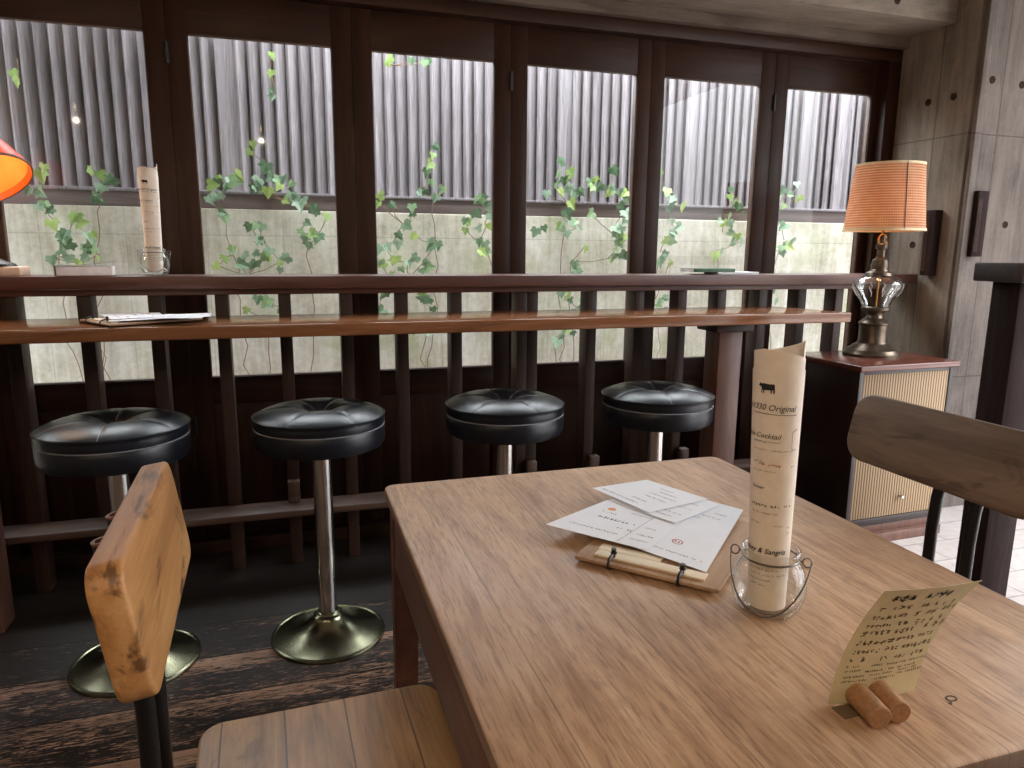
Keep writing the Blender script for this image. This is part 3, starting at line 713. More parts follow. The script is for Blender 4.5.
# ------------------------------------------------------------------ chairs
def make_chair(label, wood_mat='chair', tilt=8.5, W=.19, rc=.032, lift=0, ups=(-.045, .037)):
    t = thing('wooden_chair', label, 'chair', (0, 0, 0), 0)
    b = NB(); prism(b, rrect(-.175, .185, -.19, .172, .035, 6), .428, .452, .006, 3); obj('seat', b, 'seat', t)
    # seat frame of black steel under the boards
    b = NB(); box(b, -.16, .16, -.15, -.128, .402, .427, .002); box(b, -.16, .16, .128, .15, .402, .427, .002); box(b, -.16, -.138, -.13, .13, .402, .427, .002); box(b, -.20, -.15, -.06, .09, .402, .427, .002); box(b, .138, .16, -.13, .13, .402, .427, .002)
    obj('seat_frame', b, 'black_metal', t)
    for sx in (1,):
        for sy in (-1, 1):
            b = NB(); tube(b, [(sx * .145, sy * .135, .405), (sx * .165, sy * .15, 0.004)], .011, 12); obj('leg', b, 'black_metal', t)
    tilt = radians(tilt)
    # backrest board: local plane leaning back, front face through x=-.19 at z=.86
    m = Matrix.Translation((-.19, 0, .86 + lift)) @ Matrix.Rotation(-tilt, 4, 'Y')
    b = NB(); prism(b, rrect(-.148, .0, -W, W, rc, 6), -.034, 0, .005, 3)
    # the prism lies in xy with thickness along z: turn so that x->z (height) and z->x (thickness)
    mm = Matrix(((0, 0, 1, 0), (0, 1, 0, 0), (1, 0, 0, 0), (0, 0, 0, 1)))
    bmesh.ops.transform(b, matrix=m @ mm, verts=b.verts); obj('backrest', b, wood_mat, t)
    for yy in ups:
        b = NB(); p0 = m @ Vector((-.046, yy, -.02)); p1 = m @ Vector((-.046, yy, -.17)); p2 = p1 + Vector((.004, 0, -.06)); p3 = Vector((p1.x + .004, yy, .004))
        tube(b, [p0, p1, p2, p3], .0112, 14, caps=False); up = obj('upright', b, 'black_metal', t)
        b = NB(); d = (p0 - p1).normalized(); q = d.to_track_quat('Z', 'Y').to_matrix().to_4x4()
        lathe(b, [(.0113, -.002), (.0116, .001), (.0100, .0015), (.0076, .001), (.0074, -.02)], 20, Matrix.Translation(p0) @ q); obj('tube_end', b, 'copper', up, label='open tube end with caught light in its coppery colour')  # coppery colour stands for light caught on the open end
        b = NB(); box(b, p1.x - .004, p1.x + .014, yy - .012, yy + .012, p1.z - .012 + .05, p1.z + .012 + .05, .002); obj('bracket', b, 'black_metal', up)
    b = NB(); box(b, -.212, -.186, -.15, .15, 0, .012, .003); obj('foot_bar', b, 'black_metal', t)
    return t
ch = make_chair('light wooden chair with a knotty back board at the left side of the table', rc=.028, lift=.010)
ch.location = (.021, .887, 0); ch.rotation_euler = (0, 0, radians(2.0)); ch['group'] = 'chairs at the wooden table'
c2 = make_chair('wooden chair right of the table, only its back board showing before the cabinet', 'chair_shaded', 12, .225, .048, ups=(-.006, .076))
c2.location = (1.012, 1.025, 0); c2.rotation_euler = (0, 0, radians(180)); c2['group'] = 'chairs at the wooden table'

# ------------------------------------------------------------------ glass jar and rolled menu
def make_jar(label):
    t = thing('glass_jar', label, 'jar')
    b = NB()
    outer = [(0, .002), (.030, .002), (.036, .0), (.043, .003), (.0485, .010), (.0535, .022), (.0558, .035), (.0548, .048), (.0505, .060), (.0445, .069), (.0415, .073), (.0415, .077), (.0435, .079), (.0445, .083), (.0435, .087), (.041, .088)]
    inner = [(.0390, .087), (.0382, .083), (.0382, .074), (.0415, .067), (.0475, .058), (.0518, .047), (.0528, .035), (.0505, .023), (.0455, .013), (.040, .008), (.030, .0065), (0, .0065)]
    lathe(b, outer + inner, 56); bmesh.ops.remove_doubles(b, verts=b.verts, dist=1e-6)
    obj('jar_body', b, 'glass', t, angle=60)
    b = NB(); lathe(b, [(.0416, .0745), (.0428, .0755), (.0428, .0765), (.0416, .0775)], 48); 
    R, T = .0585, .0572
    pts = [(-R * cos(a), -T * sin(a), .0755 - .064 * max(0, sin(a)) ** 1.2) for a in [pi * i / 26 for i in range(27)]]
    tube(b, pts, .0011, 8)
    for s in (-1, 1):
        tube(b, [(s * .0530 + .0065 * cos(a), 0, .0755 + .0065 * sin(a)) for a in [2 * pi * i / 20 for i in range(20)]], .0011, 8, closed=True)
        tube(b, [(s * .0425, 0, .076), (s * .047, 0, .0757)], .0011, 8)
    obj('wire_bail', b, 'wire', t)
    return t
CAMV = Vector((.585, .74, 0)).normalized()
jr = math.atan2(CAMV.x, CAMV.y)          # the bail hangs on the side towards the room
jar = make_jar('small glass jar with wire handle standing on the wooden table')
jar.scale = (.84, .84, .98); jar.location = (.579, .722, TZ + .0005); jar.rotation_euler = (0, 0, -jr - .12)

PHI0 = -pi / 2
H = .313
def roll_r(z): return .0240 + (.0070) * z / H
def make_roll(label):
    t = thing('rolled_menu', label, 'menu')
    turns = 2.35; n = 150; b = NB(); th = .0004
    # sheet: s=0 inner end, s=1 outer end ; outer end at the back
    rows = 10; phi_end = PHI0 + pi + .3
    def pt(s, v, o=0):
        phi = phi_end - (1 - s) * turns * 2 * pi
        lift = .0
        inner = max(0, 1 - s / .55)
        z0 = .004; zt = H + .028 * min(1, inner * 2.2) + .012 * inner * cos(phi + .6)
        z = z0 + (zt - z0) * v
        r = roll_r(z) - .0022 * (1 - s) + o
        return (r * cos(phi), r * sin(phi), z)
    grid = [[[b.verts.new(pt(i / n, j / rows, o)) for j in range(rows + 1)] for i in range(n + 1)] for o in (0, -th)]
    for i in range(n):
        for j in range(rows):
            b.faces.new((grid[0][i][j], grid[0][i + 1][j], grid[0][i + 1][j + 1], grid[0][i][j + 1]))
            b.faces.new((grid[1][i][j], grid[1][i][j + 1], grid[1][i + 1][j + 1], grid[1][i + 1][j]))
        for j in (0, rows): b.faces.new((grid[0][i][j], grid[1][i][j], grid[1][i + 1][j], grid[0][i + 1][j]))
    for i in (0, n):
        for j in range(rows): b.faces.new((grid[0][i][j], grid[0][i][j + 1], grid[1][i][j + 1], grid[1][i][j]))
    sh = obj('paper_sheet', b, 'kraft', t, angle=60)
    def onroll(u, v):                    # u across (m, + to the reader's right), v = height
        r = roll_r(v) + .0004; phi = PHI0 + u / r
        return (r * cos(phi), r * sin(phi), v)
    sl = -.06                            # lines of writing fall slightly
    def put(bm_src, u, v, dst):
        for w in bm_src.verts: w.co = Vector(onroll(u + w.co.x, v + w.co.y + sl * (u + w.co.x) * .5))
        obj('printed_line', bm_src, dst, sh, smooth=False)
    ink, soft, red = 'ink', 'ink_soft', 'ink_red'
    # cow emblem
    cow = [(0, .0105), (.0015, .0125), (.003, .011), (.006, .0118), (.014, .0112), (.0185, .0118), (.0195, .0105), (.0200, .002), (.0192, .0), (.0180, .0), (.0180, .004), (.0168, .0045), (.0162, .0), (.0150, .0), (.0148, .004), (.0080, .0035), (.0072, .0035), (.0070, -.0005), (.0058, -.0005), (.0056, .0035), (.0046, .004), (.0040, .0), (.0030, .0), (.0034, .0055), (.0022, .0072), (.0005, .0078), (-.001, .0085)]
    k = NB(); f = k.faces.new([k.verts.new((x, y, 0)) for x, y in cow]); bmesh.ops.triangulate(k, faces=[f]); put(k, -.0225, .287, ink)
    k = letters('Forest330 Original', .0105, .3); w = width(k)
    put(k, .0255 - w, .266, ink)
    k = NB(); quadline(k, (0, 0), (.056, 0), .0006); put(k, -.030, .2615, ink)
    k = letters('Wine Cocktail', .0092, .3); w = width(k); put(k, .008 - w, .231, ink)
    k = NB(); quadline(k, (0, 0), (.038, 0), .0004); put(k, -.030, .2265, soft)
    k = NB(); scrawl(k, 0, 0, .016, .0032, .0004); put(k, -.027, .224, ink)
    k = NB(); scrawl(k, 0, 0, .050, .0022, .0003); put(k, -.027, .215, soft)
    k = NB(); quadline(k, (0, 0), (.008, 0), .0005); quadline(k, (0, 0), (0, .022), .0005); quadline(k, (0, .022), (.008, .026), .0006); put(k, .022, .218, ink)
    k = NB(); scrawl(k, 0, 0, .016, .0030, .0004); put(k, -.027, .1985, soft)
    k = NB(); scrawl(k, 0, 0, .024, .0034, .0005, 1.6); put(k, -.018, .196, red)
    k = NB(); scrawl(k, 0, 0, .030, .0022, .0003); put(k, -.027, .188, soft)
    k = NB(); scrawl(k, 0, 0, .005, .003, .0004); put(k, .022, .195, ink)
    k = letters('Dinner', .0062, .2); put(k, -.027, .1655, ink)
    k = NB(); scrawl(k, 0, 0, .036, .0036, .0006, 1.6); put(k, -.027, .1425, ink)
    k = NB(); scrawl(k, 0, 0, .008, .003, .0005, 1.3); put(k, .016, .144, ink)
    k = NB(); scrawl(k, 0, 0, .036, .0024, .00035); put(k, -.027, .1335, soft)
    k = NB(); scrawl(k, 0, 0, .015, .0030, .0004); put(k, -.027, .119, ink)
    k = NB(); scrawl(k, 0, 0, .013, .0026, .00035); put(k, .004, .118, soft)
    k = letters('Whiskey & Sangria', .0095, .3, .0001); w = width(k); put(k, .022 - w, .0815, ink)
    for q, (ln, hh) in enumerate(((.040, .0028), (.046, .0026), (.03, .0024), (.02, .0024))):
        k = NB(); scrawl(k, 0, 0, ln, hh, .0004); put(k, -.026 + .004 * (q % 2), .058 - q * .007, soft)
    k = NB(); scrawl(k, 0, 0, .004, .003, .0004); put(k, .022, .108, soft); k = NB(); scrawl(k, 0, 0, .004, .003, .0004); put(k, .022, .116, soft)
    return t
roll = make_roll('tall rolled paper menu with a cow emblem standing in the glass jar on the table')
roll.location = (.576, .720, TZ + .0068); roll.rotation_euler = (radians(0), radians(-1.2), -math.atan2(.580, .722))
copy_thing(jar, (-.425, 2.645, 1.0717), .1, 'small glass jar with wire handle standing on the window ledge')
copy_thing(roll, (-.425, 2.645, 1.0712 + .0065), (0, 0, .17), 'rolled paper menu standing in the jar on the window ledge')

# ------------------------------------------------------------------ clipboard and menu sheets on the table
def make_clipboard(label):
    t = thing('menu_clipboard', label, 'clipboard')
    b = NB(); prism(b, rrect(0, .216, 0, .276, .004, 3), 0, .0055, .0012, 2); obj('board', b, 'board', t)
    b = NB(); box(b, .026, .192, .014, .036, .0057, .0095, .0008); obj('batten', b, 'batten', t)
    b = NB(); box(b, .022, .120, .040, .060, .0057, .0085, .0008); obj('batten', b, 'batten', t)
    for u in (.056, .160):
        b = NB()
        tube(b, [(u, .010, -.0024), (u, .002, -.0023), (u, -.0035, .0008), (u, -.0035, .007), (u, .002, .0125), (u, .010, .0145), (u, .018, .0135)], [.0021] * 4 + [.0024, .0026, .0024], 10)
        tube(b, [(u, .018, .0096), (u, .018, .016), (u, .018, .0225)], .0026, 12)
        lathe(b, [(0, .0285), (.0034, .0285), (.0042, .027), (.0034, .0255), (.0034, .0235), (.0048, .0225), (.0048, .0205), (.0026, .0195)], 16, Matrix.Translation((u, .018, -.005)))
        obj('binding_screw', b, 'iron', t)
    return t
clip = make_clipboard('wooden menu clipboard lying under white menus on the wooden table')
clip.location = (.390, .926, TZ + .0048); clip.rotation_euler = (0, 0, radians(-47.4))

def bil(q, u, v):
    a = Vector(q[0]).lerp(Vector(q[1]), u); d = Vector(q[2]).lerp(Vector(q[3]), u); return a.lerp(d, v)
def make_sheet(quad, z, label, curl, prints):
    """quad = corners P00, P10, P01, P11 in the world's x, y"""
    cx = sum(p[0] for p in quad) / 4; cy = sum(p[1] for p in quad) / 4
    t = thing('menu_sheet', label, 'menu', (cx, cy, z), 0, 'menu sheets fanned out on the clipboard')
    q = [(p[0] - cx, p[1] - cy) for p in quad]
    W = (Vector(q[1]) - Vector(q[0])).length; Hh = (Vector(q[2]) - Vector(q[0])).length
    def P(u, v, o=0): p = bil(q, u, v); return Vector((p.x, p.y, curl(u, v) + o))
    b = NB(); n = 12
    g = [[[b.verts.new(P(i / n, j / n, o)) for j in range(n + 1)] for i in range(n + 1)] for o in (.0004, 0)]
    for i in range(n):
        for j in range(n):
            b.faces.new((g[0][i][j], g[0][i + 1][j], g[0][i + 1][j + 1], g[0][i][j + 1])); b.faces.new((g[1][i][j], g[1][i][j + 1], g[1][i + 1][j + 1], g[1][i + 1][j]))
        for j in (0, n):
            b.faces.new((g[0][i][j], g[1][i][j], g[1][i + 1][j], g[0][i + 1][j])); b.faces.new((g[0][j][i], g[0][j][i + 1], g[1][j][i + 1], g[1][j][i]))
    sh = obj('paper_sheet', b, 'paper', t, angle=50)
    groups = {}
    for kind, mat, u, v, ln, h in prints:
        k = NB()
        if kind == 's': scrawl(k, 0, 0, ln, h, max(.0005, h * .16), 1.6)
        elif kind == 'l': quadline(k, (0, 0), (ln, 0), h)
        elif kind == 'v': quadline(k, (0, 0), (0, ln), h)
        elif kind == 'o':
            for a in range(24):
                A, B = 2 * pi * a / 24, 2 * pi * (a + 1) / 24
                quadline(k, (ln * cos(A), ln * sin(A)), (ln * cos(B), ln * sin(B)), h)
            scrawl(k, -ln * .6, -ln * .3, ln * 1.1, ln * .6, h * .7, 1.5)
        elif kind == 'd':
            f = k.faces.new([k.verts.new((ln * cos(2 * pi * a / 20), ln * h * sin(2 * pi * a / 20), 0)) for a in range(20)])
        for w in k.verts:
            uu, vv = u + w.co.x / W, v + w.co.y / Hh; w.co = P(min(1, max(0, uu)), min(1, max(0, vv)), .0007)
        obj({'s': 'printed_line', 'l': 'printed_rule', 'v': 'printed_rule', 'o': 'red_stamp', 'd': 'orange_drawing'}[kind], k, mat, sh, smooth=False)
    return t
zb = TZ + .0155
sD = make_sheet([(.472, .940), (.544, .811), (.670, 1.135), (.742, 1.006)], zb, 'white menu sheet with a round red stamp on the table clipboard, nearest the jar', lambda u, v: .0002 + .001 * v,
    [('s', 'ink', .22, .085, .10, .0042), ('o', 'ink_red', .55, .24, .0085, .0018), ('s', 'ink_soft', .6, .72, .03, .004), ('s', 'ink_soft', .72, .80, .02, .004), ('s', 'ink_soft', .45, .66, .02, .0035), ('v', 'ink_soft', .16, .05, .22, .0006)])
sC = make_sheet([(.383, 1.031), (.497, .896), (.530, 1.110), (.612, .986)], zb + .0022, 'white menu sheet with a small orange drawing on the table clipboard, sticking out furthest left', lambda u, v: .0006 + .002 * (1 - u) ** 2,
    [('s', 'ink', .22, .50, .075, .0085), ('s', 'ink', .50, .34, .035, .0065), ('s', 'ink', .12, .18, .085, .0050), ('s', 'ink_soft', .45, .80, .045, .004), ('v', 'ink_soft', .70, .03, .14, .0007), ('s', 'ink', .76, .30, .03, .0065), ('s', 'ink', .76, .16, .03, .0045), ('s', 'ink_soft', .76, .52, .02, .004), ('d', 'ink_orange', .22, .78, .0085, .8), ('s', 'ink_soft', .17, .66, .03, .005)])
sB = make_sheet([(.528, 1.105), (.590, .975), (.650, 1.160), (.715, 1.030)], zb + .0048, 'white menu sheet half covered by the topmost sheet on the table clipboard', lambda u, v: .0005,
    [('s', 'ink_soft', .62, .12, .03, .0045), ('s', 'ink_soft', .60, .26, .04, .004), ('s', 'ink_soft', .60, .5, .04, .004), ('s', 'ink_soft', .62, .7, .03, .004)])
sA = make_sheet([(.522, 1.162), (.568, 1.025), (.649, 1.186), (.704, 1.056)], zb + .0070, 'topmost white menu sheet on the table clipboard, furthest back', lambda u, v: .0005 + .003 * (1 - u) * (1 - v),
    [('s', 'ink', .08, .10, .085, .0045), ('s', 'ink', .48, .22, .03, .005), ('s', 'ink_soft', .5, .42, .05, .004), ('s', 'ink_soft', .45, .55, .06, .004), ('s', 'ink_soft', .5, .68, .04, .004), ('s', 'ink_soft', .4, .8, .03, .004)])
# the second clipboard, on the counter
CZ = .936
copy_thing(clip, (-.612, 2.437, CZ + .0048), radians(-57), 'wooden menu clipboard lying under white menus at the left end of the counter')
copy_thing(sD, (-.375, 2.405, CZ + .0155), radians(-25), 'white menu sheet lying lowest on the counter clipboard', 'menu sheets on the counter')
copy_thing(sC, (-.46, 2.43, CZ + .0177), radians(-18), 'white menu sheet lying on the left part of the counter clipboard', 'menu sheets on the counter')
copy_thing(sB, (-.315, 2.365, CZ + .0203), radians(-32), 'white menu sheet reaching furthest right from the counter clipboard', 'menu sheets on the counter')

# ------------------------------------------------------------------ cork card holder and card
holder = thing('cork_card_holder', 'pair of wine corks holding up the yellow card at the near table corner', 'card holder', (.552, .515, TZ))
for (x0, y0, x1, y1) in ((.5420, .5300, .5330, .4850), (.5675, .5300, .5580, .4860)):
    b = NB(); a = Vector((x0 - .552, y0 - .515, .0127)); d = Vector((x1 - .552, y1 - .515, .0127)); L = (d - a).length
    q = (d - a).to_track_quat('Z', 'Y').to_matrix().to_4x4()
    lathe(b, [(0, 0), (.0108, 0), (.0122, .0014), (.0125, L * .5), (.0122, L - .0014), (.0108, L), (0, L)], 32, Matrix.Translation(a) @ q)
    obj('cork', b, 'cork', holder)
card = thing('menu_card', 'small yellow handwritten card standing curled between two corks on the table', 'card', (.565, .528, TZ))
CW = .108; CH = .160
cyaw = radians(-3.2)
def cardpt(u, v, o=0):           # u 0..1 across, v 0..1 up; the card rises then curls towards the room
    s = v * CH; lean = .052 * v ** 1.7 + .004 * sin(pi * u)
    lean += .012 * max(0, v - .75) * (u - .3)
    y = -lean; z = .0015 + s * (1 - .055 * v)
    x = -.0535 + CW * u + .006 * v
    y += -.0 + o
    X = x * cos(cyaw) - y * sin(cyaw); Y = x * sin(cyaw) + y * cos(cyaw)
    return Vector((X, Y, z))
b = NB(); n = 16
g = [[[b.verts.new(cardpt(i / n, j / n, o)) for j in range(n + 1)] for i in range(n + 1)] for o in (0, .0005)]
for i in range(n):
    for j in range(n):
        b.faces.new((g[0][i][j], g[0][i + 1][j], g[0][i + 1][j + 1], g[0][i][j + 1])); b.faces.new((g[1][i][j], g[1][i][j + 1], g[1][i + 1][j + 1], g[1][i + 1][j]))
    for j in (0, n):
        b.faces.new((g[0][i][j], g[1][i][j], g[1][i + 1][j], g[0][i + 1][j])); b.faces.new((g[0][j][i], g[0][j][i + 1], g[1][j][i + 1], g[1][j][i]))
cs = obj('card_sheet', b, 'card', card, angle=60)
ink, soft = 'ink', 'ink_brown'
def cput(k, u, v, dst):
    for w in k.verts: w.co = cardpt(min(1, max(0, u + w.co.x / CW)), v + w.co.y / CH, -.0005)
    obj('handwriting', k, dst, cs, smooth=False)
k = NB(); scrawl(k, 0, 0, .072, .0095, .0015, 2.0); cput(k, .14, .885, ink)
for v in [.80, .72, .64, .56, .48, .40, .325, .27, .235, .20, .165]:
    x = .08
    while x < .86:
        ln = rng.uniform(.012, .034); hh = rng.uniform(.0040, .0082) if v > .3 else .003
        k = NB(); scrawl(k, 0, 0, ln, hh, .0010 if v > .3 else .0005, 1.9); cput(k, x, v + rng.uniform(-.01, .01), soft)
        x += ln / CW + rng.uniform(.03, .1)
b = NB(); box(b, -.053, -.026, -.020, -.0015, .0006, .0016, .0002); obj('foot_strip', b, 'ink_brown', card, label='dark strip before the lower edge')  # thin dark strip lying on the table before the card

# ------------------------------------------------------------------ cabinet and table lamp
cab = thing('record_cabinet', 'dark veneered cabinet with a reeded tan front beside the concrete wall', 'cabinet', (2.315, 2.36, 0), radians(2))
hw, hd = .245, .19
b = NB(); box(b, -hw, -hw + .022, -hd, hd, .075, .715, .002); box(b, hw - .022, hw, -hd, hd, .075, .715, .002); box(b, -hw, hw, hd - .01, hd, .075, .715, .001); box(b, -hw, hw, -hd, hd, .075, .105, .002)
obj('body', b, 'cab', cab)
b = NB(); box(b, -hw - .012, hw + .014, -hd - .016, hd, .715, .738, .005, 3); obj('cabinet_top', b, 'cab_top', cab)
b = NB(); box(b, -hw + .023, hw - .023, -hd + .004, -hd + .014, .106, .700, .001); d = obj('door', b, 'grille', cab)
b = NB(); lathe(b, [(0, .018), (.007, .018), (.0085, .015), (.007, .010), (.004, .006), (.004, 0)], 20, Matrix.Translation((.03, -hd + .004, .185)) @ Matrix.Rotation(pi / 2, 4, 'X')); obj('knob', b, 'silver', d)
b = NB(); box(b, -hw + .023, hw - .023, -hd + .002, -hd + .010, .700, .715, .001); obj('front_rail', b, 'cab', cab)
b = NB(); box(b, -hw - .005, hw + .012, -hd - .018, hd, .0, .042, .004); box(b, -hw + .01, hw - .005, -hd + .006, hd, .042, .076, .002); obj('plinth', b, 'post', cab)

lamp = thing('table_lamp', 'table lamp with glass oil-lamp body and woven shade on the dark cabinet', 'lamp', (2.352, 2.40, .738))
b = NB(); lathe(b, [(0, 0), (.112, 0), (.112, .010), (.104, .018), (.100, .026), (.082, .034), (.072, .044), (.058, .052), (.055, .060), (.055, .128), (.060, .132), (.060, .138), (.048, .148), (.034, .158), (.030, .170), (.034, .180), (.050, .188), (.056, .192), (.056, .202), (.050, .206), (.02, .206)], 56)
obj('base', b, 'bronze', lamp)
b = NB()
outer = [(.020, .207), (.052, .207), (.058, .222), (.075, .248), (.092, .272), (.100, .290), (.098, .305), (.086, .318), (.066, .328), (.046, .334)]
inner = [(r - .003, z + (.002 if i < 3 else 0)) for i, (r, z) in enumerate(outer)][::-1]
lathe(b, outer + inner, 56); obj('glass_font', b, 'glass', lamp, angle=60)
b = NB()
for k in range(12):
    a = 2 * pi * k / 12
    tube(b, [(r * cos(a + s), r * sin(a + s), z) for r, z, s in ((.078, .250, 0), (.0905, .268, .06), (.0985, .286, -.05), (.0975, .302, .05))], .0012, 6)
obj('etched_ornament', b, 'white_enamel', lamp)
b = NB(); tube(b, [(0, 0, .206), (0, 0, .34)], .004, 10); obj('wick_tube', b, 'brass', lamp)
b = NB(); lathe(b, [(.030, .334), (.054, .334), (.050, .346), (.036, .352), (.032, .360), (.034, .372), (.030, .398), (.022, .404), (.016, .412), (.016, .440), (.022, .446), (.022, .462), (.012, .468), (.012, .50), (0, .50)], 40); obj('burner', b, 'bronze', lamp)
b = NB(); tube(b, [(.022 * cos(a), 0, .476 + .026 * sin(a)) for a in [2 * pi * i / 24 for i in range(24)]], .004, 8, closed=True); obj('harp_ring', b, 'brass', lamp)
z0, z1, rb, rt = .518, .778, .153, .128
b = NB(); lathe(b, [(rb, z0), (rt, z1), (rt - .002, z1), (rb - .002, z0)], 72); bmesh.ops.remove_doubles(b, verts=b.verts, dist=1e-6); sh = obj('lamp_shade', b, 'shade', lamp, angle=60)
b = NB(); lathe(b, [(rb - .002, z0 - .003), (rb + .003, z0 - .003), (rb + .002, z0 + .007), (rb - .002, z0 + .007)], 72); obj('shade_trim', b, 'trim', sh); b = NB(); lathe(b, [(rt - .002, z1 - .006), (rt + .002, z1 - .006), (rt + .002, z1 + .003), (rt - .002, z1 + .003)], 72); obj('shade_trim', b, 'trim', sh)
b = NB(); a = radians(-106); tube(b, [((rb + .0008) * cos(a), (rb + .0008) * sin(a), z0), ((rt + .0008) * cos(a), (rt + .0008) * sin(a), z1)], .0022, 8); obj('shade_seam', b, 'copper', sh)
b = NB()
for k in range(3):
    a = 2 * pi * k / 3; tube(b, [(0, 0, z1 - .02), ((rt - .003) * cos(a), (rt - .003) * sin(a), z1 - .006)], .002, 6)
tube(b, [(0, 0, .49), (0, 0, z1 - .02)], .004, 8); obj('shade_carrier', b, 'brass', lamp)
b = NB(); lathe(b, [(.010, .535), (.013, .55), (.026, .57), (.030, .59), (.024, .608), (.010, .619), (.004, .62)], 24); obj('bulb', b, 'bulb', lamp)

# ------------------------------------------------------------------ dark wooden blocks on the concrete
def block(label, loc, rot, h, w, d):
    t = thing('wooden_wall_block', label, 'wall block', loc, rot)
    b = NB(); box(b, -w / 2, w / 2, -d, 0, -h / 2, h / 2, .004); obj('block', b, 'dark', t)
    b = NB()
    for k in range(4): tube(b, [(-w / 2 + .006 + k * .006, -d - .001, -h / 2 + .02), (-w / 2 + .004 + k * .006, -d - .002, .02), (-w / 2 + .007 + k * .005, -d - .001, h / 2 - .03)], .0015, 6)
    obj('straw_bundle', b, 'rail', t)
    return t
block('dark wooden block on the concrete reveal right beside the lamp shade', (2.760, 2.517, 1.21), (0, 0, radians(-88)), .285, .05, .045)
block('dark wooden block at the concrete corner, higher than the other and further right', (2.832, 2.40, 1.29), (0, 0, 0), .275, .062, .035)

# ------------------------------------------------------------------ capped post on the right
cp = thing('capped_partition', 'dark brown post carrying a thick cap board at the right edge, behind the chair', 'partition', (2.08, 1.6, 0))
b = NB(); box(b, -.04, .085, -.05, .04, 0, 1.082, .004); obj('post', b, 'dark', cp)
b = NB(); prism(b, rrect(-.085, .75, -.085, .075, .012, 4), 1.082, 1.137, .006, 3); obj('cap_board', b, 'dark_h', cp)

# ------------------------------------------------------------------ things on the ledge
LZ = 1.0712
desk = thing('desk_lamp', 'orange enamel desk lamp at the left end of the window ledge', 'lamp', (-.885, 2.645, LZ))
b = NB(); box(b, -.085, .083, -.05, .05, 0, .028, .004); obj('base', b, 'pale_wood', desk)
b = NB(); lathe(b, [(0, .028), (.062, .028), (.058, .036), (.03, .046), (.012, .056), (0, .058)], 32); obj('foot_plate', b, 'iron', desk)
b = NB(); tube(b, [(0, .01, .05), (-.02, .02, .18), (-.05, .02, .36), (-.075, 0, .44), (-.08, -.02, .43)], .006, 10); obj('arm', b, 'iron', desk)
hm = Matrix.Translation((-.016, -.045, .278)) @ Matrix.Rotation(radians(-24), 4, 'Y') @ Matrix.Rotation(radians(-16), 4, 'X')
b = NB(); lathe(b, [(.165, 0), (.160, .02), (.140, .07), (.112, .125), (.1105, .125), (.1385, .07), (.1585, .02), (.1635, 0)], 56, hm); hd_ = obj('shade', b, 'orange', desk, angle=60)
b = NB(); lathe(b, [(.162, -.002), (.1665, -.002), (.1675, .004), (.163, .005)], 56, hm); obj('rim', b, 'copper', hd_)
b = NB(); lathe(b, [(.1575, .018), (.136, .068), (.109, .1235), (.05, .125), (0, .125)], 56, hm); obj('reflector', b, 'lamplit_inner', hd_)
b = NB(); lathe(b, [(.1125, .125), (.100, .150), (.062, .176), (.03, .186), (.03, .205), (0, .208)], 48, hm); obj('shade_cap', b, 'white_enamel', hd_)
b = NB(); lathe(b, [(0, .05), (.016, .054), (.022, .068), (.018, .09), (.011, .105), (.011, .124)], 24, hm); obj('bulb', b, 'bulb_dim', hd_)

book = thing('paperback_book', 'pale closed paperback with a lifting cover on the window ledge', 'book', (-.62, 2.625, LZ), radians(6))
b = NB(); box(b, -.082, .072, -.045, .055, .0015, .030, .001); obj('page_block', b, 'pages', book)
b = NB(); box(b, -.086, .076, -.049, .057, 0, .0015, .0004); box(b, -.0875, -.082, -.049, .057, 0, .032, .001); obj('cover', b, 'grey_cover', book)
b = NB()
pr = [(-.087 + .165 * i / 12, .0315 + .014 * (i / 12) ** 2.2) for i in range(13)]
top = [[b.verts.new((x, y, z + o)) for y in (-.049, .057)] for o in (0, .0012) for x, z in pr]
for o in (0, 13):
    for i in range(12): b.faces.new((top[o + i][0], top[o + i + 1][0], top[o + i + 1][1], top[o + i][1]))
for i in range(12):
    for s in (0, 1): b.faces.new((top[i][s], top[i + 1][s], top[13 + i + 1][s], top[13 + i][s]))
for i in (0, 12): b.faces.new((top[i][0], top[i][1], top[13 + i][1], top[13 + i][0]))
obj('front_cover', b, 'grey_cover', book)
def booklet(label, loc, rot, w, d, h, cm):
    t = thing('thin_booklet', label, 'booklet', loc, rot)
    b = NB(); box(b, -w / 2, w / 2, -d / 2, d / 2, .0012, h - .0012, .0005); obj('page_block', b, 'pages', t)
    b = NB(); box(b, -w / 2 - .002, w / 2 + .002, -d / 2 - .001, d / 2 + .002, 0, .0012, .0004); box(b, -w / 2 - .002, w / 2 + .002, -d / 2 - .001, d / 2 + .002, h - .0012, h, .0004); box(b, -w / 2 - .002, w / 2 + .002, -d / 2 - .003, -d / 2 - .001, 0, h, .0004)
    obj('cover', b, cm, t); return t
booklet('white booklet lying on the window ledge under the green one', (1.80, 2.64, LZ), radians(2), .20, .10, .010, 'paper')
booklet('green booklet lying on the window ledge, on top of a white one', (1.685, 2.642, LZ + .0103), radians(-1), .19, .11, .014, 'green_cover')

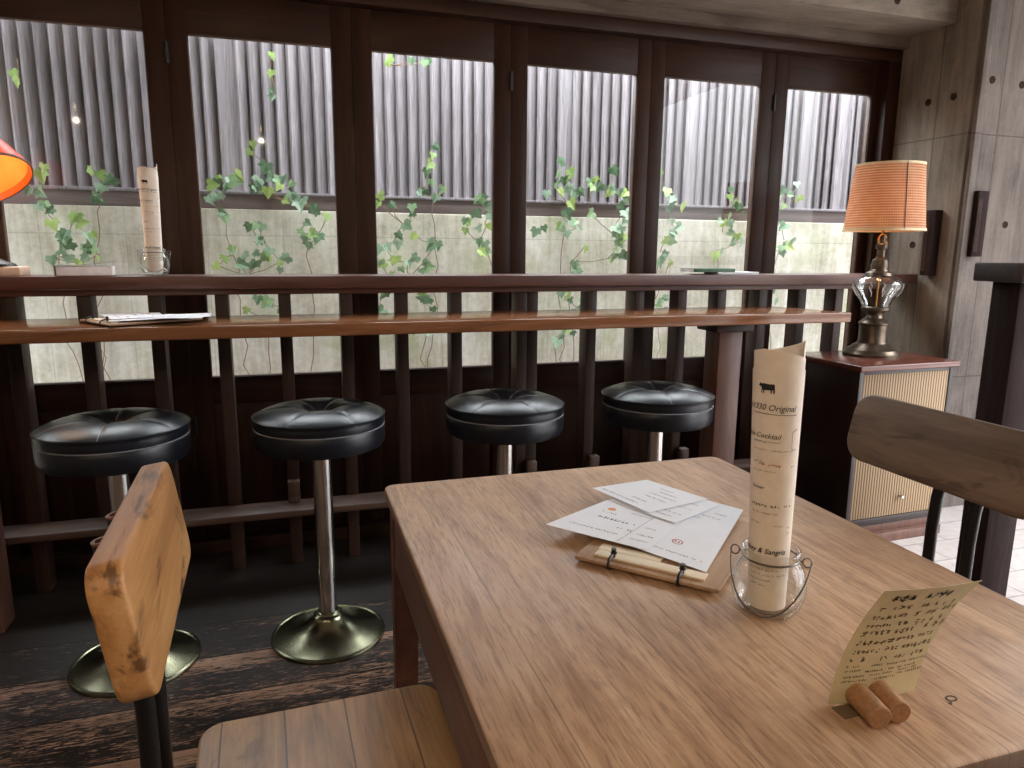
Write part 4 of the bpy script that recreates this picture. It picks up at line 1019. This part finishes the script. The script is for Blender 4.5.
# ------------------------------------------------------------------ lamps behind the viewer that show as sparks in the glass
def pendant(loc, label):
    t = thing('pendant_lamp', label, 'lamp', loc)
    b = NB(); lathe(b, [(0, -.03), (.005, -.028), (.007, -.020), (.007, -.010), (.005, .0), (.005, .02), (0, .02)], 24); obj('bulb', b, 'bulb', t)
    b = NB(); lathe(b, [(.006, .018), (.008, .02), (.008, .05), (.005, .07), (0, .07)], 20); obj('socket', b, 'iron', t)
    b = NB(); tube(b, [(0, 0, .068), (0, 0, 2.62 - loc[2])], .003, 8); obj('cord', b, 'iron', t)
pendant((-1.47, -.6, 2.2), 'bare bulb pendant nearest the left wall, behind the viewer')
pendant((-.16, -.6, 2.12), 'bare bulb pendant over the middle of the room, behind the viewer')

def point(name, loc, watt, col, r=.03):
    l = bpy.data.lights.new(name, 'POINT'); l.energy = watt; l.color = col; l.shadow_soft_size = r
    o = bpy.data.objects.new(name, l); COL.objects.link(o); o.location = loc; return o
warm = (1, .60, .28)
point('table_lamp_light', (2.352, 2.40, .738 + .585), 11, warm)
point('desk_lamp_light', (-.885 - .03, 2.60, LZ + .312), 2.6, (1, .88, .7))
point('pendant_light_a', (-1.47, -.6, 2.1), 22, (1, .8, .58), .008)
point('pendant_light_b', (-.16, -.6, 2.02), 22, (1, .8, .58), .008)

# ------------------------------------------------------------------ daylight
w = bpy.data.worlds.new('overcast_sky'); S.world = w; w.use_nodes = True
nt = w.node_tree; bg = nt.nodes['Background']
tc = nt.nodes.new('ShaderNodeTexCoord'); sp = nt.nodes.new('ShaderNodeSeparateXYZ'); rp = nt.nodes.new('ShaderNodeValToRGB')
nt.links.new(tc.outputs['Generated'], sp.inputs[0]); nt.links.new(sp.outputs[2], rp.inputs[0]); nt.links.new(rp.outputs[0], bg.inputs[0])
rp.color_ramp.elements[0].position = 0; rp.color_ramp.elements[0].color = (.16, .16, .16, 1)
rp.color_ramp.elements[1].position = .55; rp.color_ramp.elements[1].color = (.93, .97, 1, 1)
e_ = rp.color_ramp.elements.new(.22); e_.color = (.34, .355, .365, 1)
bg.inputs[1].default_value = 15.0

# ------------------------------------------------------------------ camera
cam = bpy.data.cameras.new('camera'); co = bpy.data.objects.new('camera', cam); COL.objects.link(co)
yaw, pitch, roll_, f = 0.30324171, 0.18546312, 0.00821027, 708.2632
F = Vector((sin(yaw) * cos(pitch), cos(yaw) * cos(pitch), -sin(pitch))); Rr = Vector((cos(yaw), -sin(yaw), 0)); U = Rr.cross(F)
r2_ = Rr * cos(roll_) + U * sin(roll_); u2 = -Rr * sin(roll_) + U * cos(roll_)
co.matrix_world = Matrix(((r2_.x, u2.x, -F.x, 0), (r2_.y, u2.y, -F.y, 0), (r2_.z, u2.z, -F.z, 1.16), (0, 0, 0, 1)))
cam.sensor_fit = 'HORIZONTAL'; cam.sensor_width = 36; cam.lens = f / 1024 * 36; cam.clip_start = .02
S.camera = co
vs = S.view_settings; vs.view_transform = 'Standard'; vs.look = 'None'; vs.gamma = 1; vs.use_curve_mapping = False; vs.exposure = 0
cy = S.cycles; cy.use_denoising = True; cy.max_bounces = 10; cy.diffuse_bounces = 5; cy.glossy_bounces = 4; cy.transmission_bounces = 8; cy.transparent_max_bounces = 12
cy.sample_clamp_indirect = 6; cy.caustics_reflective = False; cy.caustics_refractive = False
